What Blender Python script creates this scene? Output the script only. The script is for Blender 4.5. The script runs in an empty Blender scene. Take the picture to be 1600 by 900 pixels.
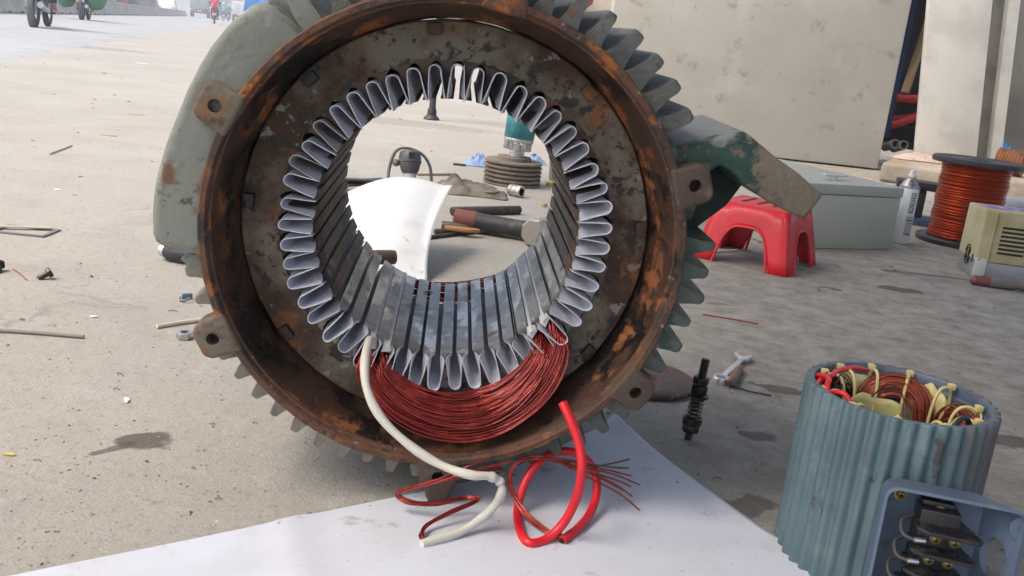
import bpy, bmesh, math, random
from mathutils import Vector, Matrix, noise as mnoise
random.seed(7)
PI = math.pi
sc = bpy.context.scene
COL = sc.collection
# ------------------------------------------------------------------ camera
cam_data = bpy.data.cameras.new('camera')
cam = bpy.data.objects.new('camera', cam_data)
COL.objects.link(cam)
cam_rot = Matrix([[0.994004, -0.10934, -0.0], [0.027264, 0.247854, -0.968414], [0.105887, 0.962608, 0.249349]])
cam.matrix_world = Matrix.Translation((0, 0, 0.51)) @ cam_rot.to_4x4()
cam_data.sensor_width = 36.0
cam_data.lens = 36.0 * 1450.0 / 1600.0
cam_data.clip_start = 0.02
cam_data.clip_end = 3000
sc.camera = cam
# ------------------------------------------------------------------ sky, sun, exposure
SUN_EL, SUN_AZ = math.radians(60), math.radians(-118)     # azimuth from +Y, clockwise
world = bpy.data.worlds.new('World')
sc.world = world
world.use_nodes = True
wn = world.node_tree.nodes
sky = wn.new('ShaderNodeTexSky')
sky.sky_type = 'NISHITA'
sky.sun_disc = False
sky.sun_elevation = SUN_EL
sky.sun_rotation = SUN_AZ
sky.air_density = 1.0
sky.dust_density = 6.0
sky.ozone_density = 1.0
world.node_tree.links.new(sky.outputs[0], wn['Background'].inputs[0])
wn['Background'].inputs[1].default_value = 0.15
sun_data = bpy.data.lights.new('sun', 'SUN')
sun_data.energy = .6
sun_data.angle = math.radians(25)
sun_data.color = (1.0, 0.965, 0.91)
sun = bpy.data.objects.new('sun', sun_data)
COL.objects.link(sun)
sun_dir = Vector((math.sin(SUN_AZ) * math.cos(SUN_EL), math.cos(SUN_AZ) * math.cos(SUN_EL), math.sin(SUN_EL)))
sun.rotation_euler = sun_dir.to_track_quat('Z', 'Y').to_euler()
sun.location = (-6, 2, 9)
sc.view_settings.view_transform = 'Standard'
sc.view_settings.look = 'None'
sc.view_settings.gamma = 1
sc.view_settings.use_curve_mapping = False
sc.view_settings.exposure = 1.15


# ------------------------------------------------------------------ materials
def mat(name, base, rough=.6, metal=0., layers=(), bump=0., bscale=150., coat=0., spec=None, local=False):
    """base colour plus noise patches: layers = (colour, scale, lo, hi, rough, stretch)"""
    m = bpy.data.materials.new(name)
    m.use_nodes = True
    t = m.node_tree
    L = t.links.new
    bs = t.nodes['Principled BSDF']
    bs.inputs['Roughness'].default_value = rough
    bs.inputs['Metallic'].default_value = metal
    bs.inputs['Coat Weight'].default_value = coat
    if spec is not None:
        bs.inputs['Specular IOR Level'].default_value = spec
    col = t.nodes.new('ShaderNodeRGB')
    col.outputs[0].default_value = (*base, 1)
    cur = col.outputs[0]
    rv = t.nodes.new('ShaderNodeValue')
    rv.outputs[0].default_value = rough
    rcur = rv.outputs[0]
    if local:
        pos = t.nodes.new('ShaderNodeTexCoord').outputs['Object']
    else:
        pos = t.nodes.new('ShaderNodeNewGeometry').outputs['Position']
    for i, ly in enumerate(layers):
        c, s, lo, hi = ly[:4]
        r = ly[4] if len(ly) > 4 else None
        st = ly[5] if len(ly) > 5 else None
        v = pos
        mp = t.nodes.new('ShaderNodeMapping')
        mp.inputs['Location'].default_value = (3.1 * i + 1.7, 1.3 * i, 2.2 * i)
        if st:
            mp.inputs['Scale'].default_value = st
        L(pos, mp.inputs['Vector'])
        nz = t.nodes.new('ShaderNodeTexNoise')
        nz.inputs['Scale'].default_value = s
        nz.inputs['Detail'].default_value = 8
        nz.inputs['Roughness'].default_value = .62
        L(mp.outputs[0], nz.inputs['Vector'])
        mr = t.nodes.new('ShaderNodeMapRange')
        mr.interpolation_type = 'SMOOTHSTEP'
        mr.inputs['From Min'].default_value = lo
        mr.inputs['From Max'].default_value = hi
        val = nz.outputs['Fac']
        if len(ly) > 6:
            dt = t.nodes.new('ShaderNodeVectorMath')
            dt.operation = 'DOT_PRODUCT'
            L(pos, dt.inputs[0])
            dt.inputs[1].default_value = ly[6][0]
            ad = t.nodes.new('ShaderNodeMath')
            ad.operation = 'ADD'
            ad.inputs[1].default_value = ly[6][1]
            L(dt.outputs['Value'], ad.inputs[0])
            ad2 = t.nodes.new('ShaderNodeMath')
            ad2.operation = 'ADD'
            L(ad.outputs[0], ad2.inputs[0])
            L(val, ad2.inputs[1])
            val = ad2.outputs[0]
        L(val, mr.inputs['Value'])
        mx = t.nodes.new('ShaderNodeMix')
        mx.data_type = 'RGBA'
        L(mr.outputs[0], mx.inputs['Factor'])
        L(cur, mx.inputs['A'])
        mx.inputs['B'].default_value = (*c, 1)
        cur = mx.outputs['Result']
        if r is not None:
            mf = t.nodes.new('ShaderNodeMix')
            mf.data_type = 'FLOAT'
            L(mr.outputs[0], mf.inputs['Factor'])
            L(rcur, mf.inputs['A'])
            mf.inputs['B'].default_value = r
            rcur = mf.outputs['Result']
    L(cur, bs.inputs['Base Color'])
    L(rcur, bs.inputs['Roughness'])
    if bump:
        nz = t.nodes.new('ShaderNodeTexNoise')
        nz.inputs['Scale'].default_value = bscale
        nz.inputs['Detail'].default_value = 6
        L(pos, nz.inputs['Vector'])
        b = t.nodes.new('ShaderNodeBump')
        b.inputs['Strength'].default_value = bump
        b.inputs['Distance'].default_value = .4 / bscale
        L(nz.outputs['Fac'], b.inputs['Height'])
        L(b.outputs[0], bs.inputs['Normal'])
    return m


# ------------------------------------------------------------------ mesh helpers
def spline(pts, n=8):
    pts = [Vector(p) for p in pts]
    out = []
    for i in range(len(pts) - 1):
        p1, p2 = pts[i], pts[i + 1]
        p0 = pts[i - 1] if i else p1 * 2 - p2
        p3 = pts[i + 2] if i + 2 < len(pts) else p2 * 2 - p1
        for k in range(n):
            t = k / n
            out.append(.5 * ((2 * p1) + (p2 - p0) * t + (2 * p0 - 5 * p1 + 4 * p2 - p3) * t * t + (3 * p1 - p0 - 3 * p2 + p3) * t ** 3))
    out.append(pts[-1].copy())
    return out


class B:
    def __init__(s):
        s.v = []
        s.f = []

    def add(s, vs, fs, M=None):
        o = len(s.v)
        for p in vs:
            p = Vector(p)
            s.v.append(M @ p if M is not None else p)
        s.f += [tuple(i + o for i in f) for f in fs]
        return s

    def box(s, c, d, M=None, taper=1., top=(0, 0)):
        x, y, z = d[0] / 2, d[1] / 2, d[2] / 2
        c = Vector(c)
        vs = [c + Vector(((a * x * (taper if k > 0 else 1)) + (top[0] if k > 0 else 0), (b * y * (taper if k > 0 else 1)) + (top[1] if k > 0 else 0), k * z))
              for k in (-1, 1) for b in (-1, 1) for a in (-1, 1)]
        return s.add(vs, [(0, 2, 3, 1), (4, 5, 7, 6), (0, 1, 5, 4), (2, 6, 7, 3), (0, 4, 6, 2), (1, 3, 7, 5)], M)

    def tube(s, path, r, n=8, cap=True, M=None, closed=False):
        path = [Vector(p) for p in path]
        m = len(path)
        rr = r if isinstance(r, (list, tuple)) else [r] * m
        t0 = (path[1] - path[0]).normalized()
        up = Vector((0, 0, 1)) if abs(t0.z) < .9 else Vector((1, 0, 0))
        nrm = t0.cross(up).normalized()
        vs = []
        for i, p in enumerate(path):
            if closed:
                t = (path[(i + 1) % m] - path[i - 1]).normalized()
            else:
                t = (path[min(i + 1, m - 1)] - path[max(i - 1, 0)])
                t = t.normalized() if t.length > 1e-9 else t0
            nrm = (nrm - t * nrm.dot(t))
            nrm = nrm.normalized() if nrm.length > 1e-9 else t.orthogonal().normalized()
            bn = t.cross(nrm)
            for k in range(n):
                a = 2 * PI * k / n
                vs.append(p + (nrm * math.cos(a) + bn * math.sin(a)) * rr[i])
        fs = []
        for i in range(m if closed else m - 1):
            j = (i + 1) % m
            for k in range(n):
                l = (k + 1) % n
                fs.append((i * n + k, i * n + l, j * n + l, j * n + k))
        if cap and not closed:
            fs.append(tuple(range(n - 1, -1, -1)))
            fs.append(tuple((m - 1) * n + k for k in range(n)))
        return s.add(vs, fs, M)

    def lathe(s, prof, n=32, M=None, close=False, cap=False):
        """profile (r, z) turned about Z"""
        vs = []
        for r, z in prof:
            for k in range(n):
                a = 2 * PI * k / n
                vs.append((r * math.cos(a), r * math.sin(a), z))
        m = len(prof)
        fs = []
        for i in range(m if close else m - 1):
            j = (i + 1) % m
            for k in range(n):
                l = (k + 1) % n
                fs.append((i * n + k, i * n + l, j * n + l, j * n + k))
        if cap:
            fs.append(tuple(range(n - 1, -1, -1)))
            fs.append(tuple((m - 1) * n + k for k in range(n)))
        return s.add(vs, fs, M)

    def prism(s, poly, h0, h1, M=None):
        n = len(poly)
        vs = [(x, y, h0) for x, y in poly] + [(x, y, h1) for x, y in poly]
        fs = [tuple(range(n - 1, -1, -1)), tuple(range(n, 2 * n))]
        fs += [(i, (i + 1) % n, n + (i + 1) % n, n + i) for i in range(n)]
        return s.add(vs, fs, M)

    def grid(s, fn, nu, nv, wrapu=False, wrapv=False, M=None):
        vs = [fn(i / (nu if wrapu else nu - 1), j / (nv if wrapv else nv - 1)) for i in range(nu) for j in range(nv)]
        fs = []
        for i in range(nu if wrapu else nu - 1):
            for j in range(nv if wrapv else nv - 1):
                a, b = (i + 1) % nu, (j + 1) % nv
                fs.append((i * nv + j, a * nv + j, a * nv + b, i * nv + b))
        return s.add(vs, fs, M)

    def ball(s, c, r, nu=12, nv=8, M=None):
        r = r if isinstance(r, (list, tuple)) else (r, r, r)
        c = Vector(c)
        return s.grid(lambda u, v: c + Vector((r[0] * math.cos(2 * PI * u) * math.sin(PI * v), r[1] * math.sin(2 * PI * u) * math.sin(PI * v), r[2] * math.cos(PI * v))), nu, nv, wrapu=True, M=M)

    def build(s, name, material, parent=None, smooth=38, bevel=0., seg=2, jitter=0.):
        me = bpy.data.meshes.new(name)
        me.from_pydata([tuple(p) for p in s.v], [], s.f)
        bm = bmesh.new()
        bm.from_mesh(me)
        bmesh.ops.remove_doubles(bm, verts=bm.verts, dist=1e-6)
        bmesh.ops.recalc_face_normals(bm, faces=bm.faces)
        if bevel:
            es = [e for e in bm.edges if len(e.link_faces) == 2 and e.calc_face_angle(0) > .5]
            bmesh.ops.bevel(bm, geom=es, offset=bevel, segments=seg, profile=.5, affect='EDGES', clamp_overlap=True)
        if jitter:
            for v in bm.verts:
                v.co += mnoise.noise_vector(v.co * 60) * jitter
        bm.to_mesh(me)
        bm.free()
        if smooth:
            me.polygons.foreach_set('use_smooth', [True] * len(me.polygons))
            me.set_sharp_from_angle(angle=math.radians(smooth))
        if material is not None:
            me.materials.append(material)
        o = bpy.data.objects.new(name, me)
        COL.objects.link(o)
        if parent is not None:
            o.parent = parent
        return o


def rotm(axis, deg):
    return Matrix.Rotation(math.radians(deg), 4, axis)


def trm(*p):
    return Matrix.Translation(Vector(p[0]) if len(p) == 1 else Vector(p))


def frame(p0, p1):
    """matrix whose Z runs from p0 to p1, origin p0"""
    p0, p1 = Vector(p0), Vector(p1)
    q = (p1 - p0).to_track_quat('Z', 'Y')
    return Matrix.Translation(p0) @ q.to_matrix().to_4x4()


def empty(name, loc=(0, 0, 0), rz=0., rx=0., ry=0.):
    o = bpy.data.objects.new(name, None)
    o.empty_display_size = .05
    o.location = loc
    o.rotation_euler = (rx, ry, rz)
    COL.objects.link(o)
    return o


def tag(o, label=None, cat=None, group=None, kind=None):
    if label:
        o['label'] = label
    if cat:
        o['category'] = cat
    if group:
        o['group'] = group
    if kind:
        o['kind'] = kind
    return o


def clone(o, parent):
    c = o.copy()
    COL.objects.link(c)
    c.parent = parent
    return c


def cut(o, cutters):
    """carve openings out of a mesh for good"""
    tmp = []
    for c in cutters:
        k = c.build('cutter', None, smooth=0)
        k.parent = o.parent
        tmp.append(k)
        md = o.modifiers.new('cut', 'BOOLEAN')
        md.object = k
        md.solver = 'EXACT'
    bpy.context.view_layer.update()
    dg = bpy.context.evaluated_depsgraph_get()
    me = bpy.data.meshes.new_from_object(o.evaluated_get(dg))
    o.modifiers.clear()
    o.data = me
    for k in tmp:
        bpy.data.objects.remove(k)
    me.polygons.foreach_set('use_smooth', [True] * len(me.polygons))
    me.set_sharp_from_angle(angle=math.radians(38))
    return o


def hexpoly(r, n=6, a0=0.):
    return [(r * math.cos(2 * PI * k / n + a0), r * math.sin(2 * PI * k / n + a0)) for k in range(n)]


# ------------------------------------------------------------------ ground, road, added shade canopy
def ground_material():
    m = bpy.data.materials.new('worn_concrete')
    m.use_nodes = True
    t = m.node_tree
    L = t.links.new
    N = t.nodes.new
    bs = t.nodes['Principled BSDF']
    pos = N('ShaderNodeNewGeometry').outputs['Position']

    def noise(scale, detail=8, rough=.6, off=0.):
        mp = N('ShaderNodeMapping')
        mp.inputs['Location'].default_value = (off, off * .7, 0)
        L(pos, mp.inputs['Vector'])
        n = N('ShaderNodeTexNoise')
        n.inputs['Scale'].default_value = scale
        n.inputs['Detail'].default_value = detail
        n.inputs['Roughness'].default_value = rough
        L(mp.outputs[0], n.inputs['Vector'])
        return n.outputs['Fac']

    def rng(v, lo, hi, a=0., b=1.):
        r = N('ShaderNodeMapRange')
        r.interpolation_type = 'SMOOTHSTEP'
        r.inputs['From Min'].default_value = lo
        r.inputs['From Max'].default_value = hi
        r.inputs['To Min'].default_value = a
        r.inputs['To Max'].default_value = b
        L(v, r.inputs['Value'])
        return r.outputs[0]

    def mix(f, a, b):
        x = N('ShaderNodeMix')
        x.data_type = 'RGBA'
        L(f, x.inputs['Factor'])
        if isinstance(a, tuple):
            x.inputs['A'].default_value = (*a, 1)
        else:
            L(a, x.inputs['A'])
        if isinstance(b, tuple):
            x.inputs['B'].default_value = (*b, 1)
        else:
            L(b, x.inputs['B'])
        return x.outputs['Result']

    def math2(op, a, b):
        x = N('ShaderNodeMath')
        x.operation = op
        for i, q in enumerate((a, b)):
            if isinstance(q, (int, float)):
                x.inputs[i].default_value = q
            else:
                L(q, x.inputs[i])
        return x.outputs[0]

    c = mix(rng(noise(1.1, 5), .35, .66), (.322, .304, .262), (.362, .346, .302))
    c = mix(rng(noise(5, 8, .65, 4), .48, .74, 0, .6), c, (.275, .262, .228))
    c = mix(rng(noise(14, 9, .7, 9), .54, .72, 0, .7), c, (.40, .39, .35))
    c = mix(rng(noise(55, 9, .78, 2), .52, .68, 0, .75), c, (.225, .208, .175))
    c = mix(rng(noise(210, 6, .75, 6), .56, .68, 0, .85), c, (.165, .15, .125))
    c = mix(rng(noise(170, 6, .75, 12), .58, .70, 0, .8), c, (.47, .46, .42))
    # oily dirt with shade painted in, darkening the floor towards the right
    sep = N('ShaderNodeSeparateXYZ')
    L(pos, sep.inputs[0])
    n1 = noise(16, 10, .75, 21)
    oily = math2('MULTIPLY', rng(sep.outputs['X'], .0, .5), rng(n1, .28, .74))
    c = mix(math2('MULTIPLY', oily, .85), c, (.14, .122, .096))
    # cracks
    vo = N('ShaderNodeTexVoronoi')
    vo.feature = 'DISTANCE_TO_EDGE'
    vo.inputs['Scale'].default_value = .9
    ds = N('ShaderNodeVectorMath')
    ds.operation = 'MULTIPLY_ADD'
    nn = N('ShaderNodeTexNoise')
    nn.inputs['Scale'].default_value = 4
    nn.inputs['Detail'].default_value = 6
    L(pos, nn.inputs['Vector'])
    L(nn.outputs['Color'], ds.inputs[0])
    ds.inputs[1].default_value = (.5, .5, 0)
    L(pos, ds.inputs[2])
    L(ds.outputs[0], vo.inputs['Vector'])
    crack = rng(vo.outputs['Distance'], .0, .005, .35, 0.)
    crack = math2('MULTIPLY', crack, rng(noise(2.3, 3, .5, 31), .55, .65))
    c = mix(crack, c, (.12, .11, .095))
    # oil stains and one painted shadow streak: (x, y, half length, half width, angle, strength)
    wob = N('ShaderNodeTexNoise')
    wob.inputs['Scale'].default_value = 26
    wob.inputs['Detail'].default_value = 7
    L(pos, wob.inputs['Vector'])
    for (sx, sy, a, b, ang, st) in STAINS_AND_SHADOW:
        mp = N('ShaderNodeMapping')
        mp.vector_type = 'TEXTURE'
        mp.inputs['Location'].default_value = (sx, sy, 0)
        mp.inputs['Rotation'].default_value = (0, 0, ang)
        mp.inputs['Scale'].default_value = (a, b, 1)
        L(pos, mp.inputs['Vector'])
        ln = N('ShaderNodeVectorMath')
        ln.operation = 'LENGTH'
        L(mp.outputs[0], ln.inputs[0])
        d = math2('ADD', ln.outputs['Value'], math2('MULTIPLY', math2('SUBTRACT', wob.outputs['Fac'], .5), 2.4))
        c = mix(rng(d, .70, 1.05, st, 0.), c, (.085, .068, .058))
    L(c, bs.inputs['Base Color'])
    bs.inputs['Roughness'].default_value = .88
    bs.inputs['Specular IOR Level'].default_value = .25
    h = math2('ADD', math2('MULTIPLY', noise(45, 9, .7, 3), .8), math2('MULTIPLY', noise(240, 5, .7, 8), .35))
    bp = N('ShaderNodeBump')
    bp.inputs['Strength'].default_value = .7
    bp.inputs['Distance'].default_value = .006
    L(h, bp.inputs['Height'])
    L(bp.outputs[0], bs.inputs['Normal'])
    return m


STAINS_AND_SHADOW = [((-0.4249, 1.0413, 0)[0], (-0.4249, 1.0413, 0)[1], .036, .024, .25, .85), ((-0.4497, 1.0121, 0)[0], (-0.4497, 1.0121, 0)[1], .030, .008, .9, .75),
          ((1.0318, 2.4153, 0)[0], (1.0318, 2.4153, 0)[1], .07, .035, -.1, .85),
          ((0.475, 1.497, 0)[0], (0.475, 1.497, 0)[1], .05, .022, -.2, .8), ((0.3887, 1.2785, 0)[0], (0.3887, 1.2785, 0)[1], .03, .02, 0, .7),
          ((0.4719, 2.037, 0)[0], (0.4719, 2.037, 0)[1], .03, .02, 0, .5), ((-4.9821, 10.8865, 0)[0], (-4.9821, 10.8865, 0)[1], .55, .4, .3, .3),
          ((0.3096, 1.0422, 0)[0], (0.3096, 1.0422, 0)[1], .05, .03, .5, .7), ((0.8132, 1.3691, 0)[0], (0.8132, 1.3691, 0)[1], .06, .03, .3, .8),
          ((-0.8887, 5.7189, 0)[0], (-0.8887, 5.7189, 0)[1], .9, .25, .0, .25)]  # last patch: shadow streak beside the machine leg, painted into the floor
g = B()

def steps(lim, s0):
    out, x, s = [0.], 0., s0
    while x < lim:
        x += s
        s *= 1.35
        out.append(x)
    return out


xs = sorted({-v for v in steps(900, .6)} | set(steps(900, .6)))
ys = sorted({-v for v in steps(60, .8)} | set(steps(1500, .8)))
g.add([(x, y, 0) for x in xs for y in ys], [(i * len(ys) + j, (i + 1) * len(ys) + j, (i + 1) * len(ys) + j + 1, i * len(ys) + j + 1) for i in range(len(xs) - 1) for j in range(len(ys) - 1)])
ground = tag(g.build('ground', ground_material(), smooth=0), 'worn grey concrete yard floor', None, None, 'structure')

asphalt = mat('pale_asphalt', (.30, .31, .312), .85, layers=[((.34, .345, .34), .4, .4, .65), ((.22, .225, .23), 3, .5, .7), ((.34, .335, .32), 30, .55, .7)], bump=.3, bscale=120)
e0, e1, e2, e3, e4 = (-3.4163, 5.6088, 0), (-4.1459, 7.8816, 0), (-6.0601, 13.8596, 0), (-9.8273, 26.5785, 0), (-20.4581, 64.9986, 0)
edge = [Vector(p) for p in (e0, e1, e2, e3, e4)]
dirv = Vector((-.272, .962, 0))
edge = spline([(p.x, p.y, .004) for p in edge], 6)
edge = [edge[0] - dirv * 14] + edge + [edge[-1] + dirv * k for k in (20, 60, 140, 300, 500)]
far0, far1 = Vector((-42, -8, .004)), Vector((-210, 560, .004))
NA = 30
fine = []
for p, q in zip(edge[:-1], edge[1:]):
    m_ = max(1, int((q - p).length / 6))
    fine += [p.lerp(q, k / m_) for k in range(m_)]
fine.append(edge[-1])
vs, fs = [], []
for i, p in enumerate(fine):
    k = (p.y - fine[0].y) / (fine[-1].y - fine[0].y)
    p0 = p + Vector((random.uniform(-.08, .08), 0, 0))
    q0 = far0.lerp(far1, k)
    vs += [p0.lerp(q0, (a / NA) ** 1.5) + Vector((0, 0, -.016 if a == 0 else 0)) for a in range(NA + 1)]
    if i:
        fs += [((i - 1) * (NA + 1) + a, i * (NA + 1) + a, i * (NA + 1) + a + 1, (i - 1) * (NA + 1) + a + 1) for a in range(NA)]
g = B().add([(v.x, v.y, v.z + .008) for v in vs], fs)
road = tag(g.build('road', asphalt, smooth=0), 'pale asphalt highway', None, None, 'structure')

# unseen canopy added and sized to shade the near yard: slab on beams
roof_mat = mat('roof_concrete', (.36, .35, .32), .9, layers=[((.26, .25, .23), 2, .45, .7)])
can = empty('shade_canopy', (2.45, .0, 0))
tag(can, 'unseen flat concrete canopy added to shade the repair yard', 'canopy')
b = B().box((0, 0, 3.6), (8.2, 6.4, .22))
b.build('shade_slab', roof_mat, can, bevel=.01)
for k in range(5):
    B().box((0, -2.6 + k * 1.3, 3.38), (8.0, .25, .2)).build('shade_beam', roof_mat, can, bevel=.01)

# ------------------------------------------------------------------ the big motor housing with its slotted core
rust_rim = mat('rust_rim', (.120, .054, .028), .75, .15, layers=[((.060, .034, .024), 16, .44, .58, .6), ((.30, .108, .030), 21, .56, .64, .9), ((.022, .016, .014), 13, .58, .64, .45), ((.33, .125, .036), 12, .54, .66, .9, None, ((.6, 0, 0), -.11)), ((.05, .028, .02), 70, .54, .66), ((.24, .20, .16), 110, .62, .70)], bump=.8, bscale=160)
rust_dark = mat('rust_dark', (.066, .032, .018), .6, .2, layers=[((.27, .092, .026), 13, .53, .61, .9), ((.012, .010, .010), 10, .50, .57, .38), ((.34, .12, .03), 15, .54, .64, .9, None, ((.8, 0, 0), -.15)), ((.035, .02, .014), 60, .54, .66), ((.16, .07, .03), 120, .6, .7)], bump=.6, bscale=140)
grey_paint = mat('grey_cast_paint', (.190, .205, .172), .7, .05, layers=[((.165, .175, .15), 9, .45, .65), ((.29, .295, .265), 18, .55, .7), ((.14, .080, .048), 9, .56, .62, .9), ((.065, .05, .04), 22, .60, .66), ((.20, .115, .06), 60, .62, .70), ((.12, .12, .105), 130, .62, .70)], bump=.3, bscale=120)
fin_paint = mat('fin_paint', (.120, .120, .105), .62, .1, layers=[((.165, .165, .145), 8, .45, .65), ((.085, .092, .085), 22, .5, .68), ((.17, .09, .05), 30, .60, .68, .9), ((.06, .05, .042), 90, .60, .70)], bump=.7, bscale=120)
fin_dust = mat('fin_dusty', (.25, .225, .175), .8, .05, layers=[((.16, .145, .115), 12, .45, .65), ((.13, .09, .055), 40, .6, .7), ((.30, .28, .23), 70, .6, .7)], bump=.6, bscale=150)
fin_green = mat('fin_green', (.085, .105, .085), .65, .1, layers=[((.15, .155, .13), 10, .5, .65), ((.035, .075, .055), 16, .55, .65), ((.10, .055, .03), 40, .62, .7)], bump=.6, bscale=150)
web_paint = mat('web_paint', (.175, .150, .108), .72, .05, layers=[((.070, .038, .022), 9, .36, .56, .9), ((.195, .185, .145), 7, .54, .66, None, None, ((.9, 0, -.9), .15)), ((.028, .018, .013), 40, .54, .60, .6), ((.24, .225, .18), 46, .61, .65), ((.20, .078, .026), 16, .59, .67), ((.045, .026, .017), 95, .57, .65), ((.15, .078, .036), 150, .6, .68)], bump=.7, bscale=120)
steel_tooth = mat('tooth_steel', (.25, .242, .225), .40, .3, layers=[((.17, .16, .145), 18, .48, .62, .5), ((.52, .51, .48), 34, .50, .60, .25, (1, .35, 1)), ((.19, .12, .08), 20, .62, .68, .85), ((.17, .15, .13), 90, .57, .66)], bump=.5, bscale=260)
rust_tooth = mat('tooth_rusty', (.115, .078, .052), .62, .25, layers=[((.05, .036, .028), 16, .46, .58), ((.21, .105, .055), 26, .55, .66, .9), ((.24, .22, .19), 44, .60, .68), ((.05, .035, .025), 100, .56, .66)], bump=.6, bscale=200)
paper_liner = mat('slot_paper', (.62, .62, .67), .55, 0, layers=[((.52, .53, .60), 26, .45, .65), ((.36, .33, .31), 60, .64, .72), ((.24, .19, .15), 34, .68, .74)])
paper_dirty = mat('slot_paper_dirty', (.42, .41, .42), .6, 0, layers=[((.24, .205, .17), 40, .50, .64), ((.50, .50, .54), 22, .5, .65)])
hole_dark = mat('bolt_hole', (.012, .010, .009), .9)
foot_green = mat('foot_green', (.028, .070, .050), .6, .1, layers=[((.018, .04, .03), 14, .48, .62), ((.20, .165, .12), 20, .50, .56, .85, None, ((6.0, 0, 0), -1.46)), ((.15, .115, .085), 50, .55, .65), ((.11, .06, .035), 30, .61, .68), ((.20, .21, .19), 18, .52, .60, None, None, ((-3., 0, 6.), -1.95))], bump=.7, bscale=120)

st = empty('motor_housing')
st_R = Matrix.Rotation(0.07941, 3, 'Z') @ Matrix.Rotation(0.02618, 3, 'X')
st.rotation_euler = st_R.to_euler()
ZC = .313
st.scale = (1.02, 1.02, 1.02)
st.location = Vector((-0.07409, 0.94748, 0.30353)) - st_R @ Vector((0, 0, ZC)) * 1.02
tag(st, 'large rusty finned electric motor housing with a ring of paper-lined slots', 'motor')
AX = trm(0, 0, ZC) @ rotm('X', -90)      # lathe Z -> local +Y (into the housing)


def pol(th, r, y):
    a = math.radians(th)
    return Vector((r * math.cos(a), y, ZC + r * math.sin(a)))


def ring(name, prof, material, n=160, close=False, jit=0.):
    b = B()
    b.lathe(prof, n, AX, close)
    return b.build(name, material, st, smooth=32, jitter=jit)


ring('front_rim', [(.2375, .0125), (.2382, .0085), (.2402, .0075), (.2412, .0018), (.2428, 0), (.2482, 0), (.2500, .0022), (.2500, .016), (.2470, .020), (.243, .022)], rust_rim, jit=.0005)
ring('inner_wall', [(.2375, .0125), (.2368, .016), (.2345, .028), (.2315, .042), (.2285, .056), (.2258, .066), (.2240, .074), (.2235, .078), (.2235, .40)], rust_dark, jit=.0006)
ring('outer_shell', [(.243, .021), (.244, .026), (.244, .40), (.2235, .405)], fin_paint)
ring('core_end_face', [(.2225, .10), (.2225, .074), (.2205, .071), (.200, .069), (.1815, .068), (.1815, .355), (.2225, .358)], web_paint, jit=.0006)

# cast fins, one object each, sharing two section shapes
def fin_mesh(h, y0, y1, tipw, ex):
    prof = []
    n = 7
    half = []
    for i in range(n):
        t = i / (n - 1)
        r = .2435 + (h - .004) * t
        w = tipw + (.0140 - tipw) * (1 - t) ** ex
        half.append((w, r))
    tip = [(tipw * .86, .2435 + h - .0016), (tipw * .5, .2435 + h)]
    right = half + tip
    prof = right + [(-w, r) for w, r in reversed(right)]
    b = B()
    ys = [y0, y0 + .004, y0 + .02, (y0 + y1) / 2, y1 - .01, y1]
    sc_ = [.90, .98, 1., 1., 1., .9]
    vs, fs = [], []
    m = len(prof)
    for yy, k in zip(ys, sc_):
        for w, r in prof:
            vs.append((.2435 + (r - .2435) * k, yy, w))
    for i in range(len(ys) - 1):
        for j in range(m - 1):
            fs.append((i * m + j, i * m + j + 1, (i + 1) * m + j + 1, (i + 1) * m + j))
    fs.append(tuple(range(m)))
    fs.append(tuple((len(ys) - 1) * m + j for j in range(m)))
    return b.add(vs, fs)


fin_ob = {}
for key, h, y0, y1, mm, tw, ex in (('big', .043, .014, .33, fin_paint, .0062, 2.1), ('spike', .036, .030, .33, fin_dust, .0046, 1.35), ('side', .042, .024, .33, fin_green, .0054, 1.5)):
    fin_ob[key] = [None, fin_mesh(h, y0, y1, tw, ex), mm]


def fin(key, th):
    f = fin_ob[key]
    if f[0] is None:
        o = f[0] = f[1].build('cooling_fin', f[2], st, smooth=50, jitter=.0012)
    else:
        o = clone(f[0], st)
    o.location = (0, 0, ZC)
    o.rotation_euler = (0, -math.radians(th), 0)
    o.scale = (random.uniform(.985, 1.012), random.uniform(.96, 1.03), random.uniform(.9, 1.1))
    return o


RO = 6.28
for t in (27.4, 34.0, 40.4, 46.8, 53.4, 60.0, 66.6, 73.0, 79.5, 86, 92.5, 99, 105.5, 112, 118.5):
    fin('big', t + RO)
for t in (-2.2, -8.3, -14.3, -20.3, -26.4, -32.4, -46, -52, -58, -64, -70, -76):
    fin('side', t + RO)
for t in (187, 193.5, 207.5, 213.3, 219.3, 225.3, 231.3, 237.6, 243.6, 249.5, 255.5, 261.5):
    fin('spike', t + RO)

# smooth cast shroud on the road side
def shroud(name, t0, t1, r0, r1, y0, y1, material, rnd=.012, e=.16):
    nu = 40
    loop = []
    def sect(r1e):
        q = min(rnd, (r1e - r0) * .45)
        pts = [(r0, y0 + .001)]
        for k in range(6):
            a = PI / 2 * k / 5
            pts.append((r1e - q + q * math.sin(a), y0 + q - q * math.cos(a)))
        for k in range(6):
            a = PI / 2 * k / 5
            pts.append((r1e - q + q * math.cos(a), y1 - q + q * math.sin(a)))
        pts.append((r0, y1))
        return pts
    vs, fs = [], []
    for i in range(nu):
        u = i / (nu - 1)
        ed = min(u, 1 - u) / e
        k = 1 if ed >= 1 else math.sqrt(max(0, 1 - (1 - ed) ** 2))
        th = t0 + (t1 - t0) * u
        re = r0 + .001 + (r1 - r0) * k + .0025 * math.sin(u * 9) * k
        s_ = sect(re)
        m = len(s_)
        for r, y in s_:
            vs.append(pol(th, r, y))
        if i:
            for j in range(m - 1):
                fs.append(((i - 1) * m + j, i * m + j, i * m + j + 1, (i - 1) * m + j + 1))
    return B().add(vs, fs).build(name, material, st, smooth=60, jitter=.0006)


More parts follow.
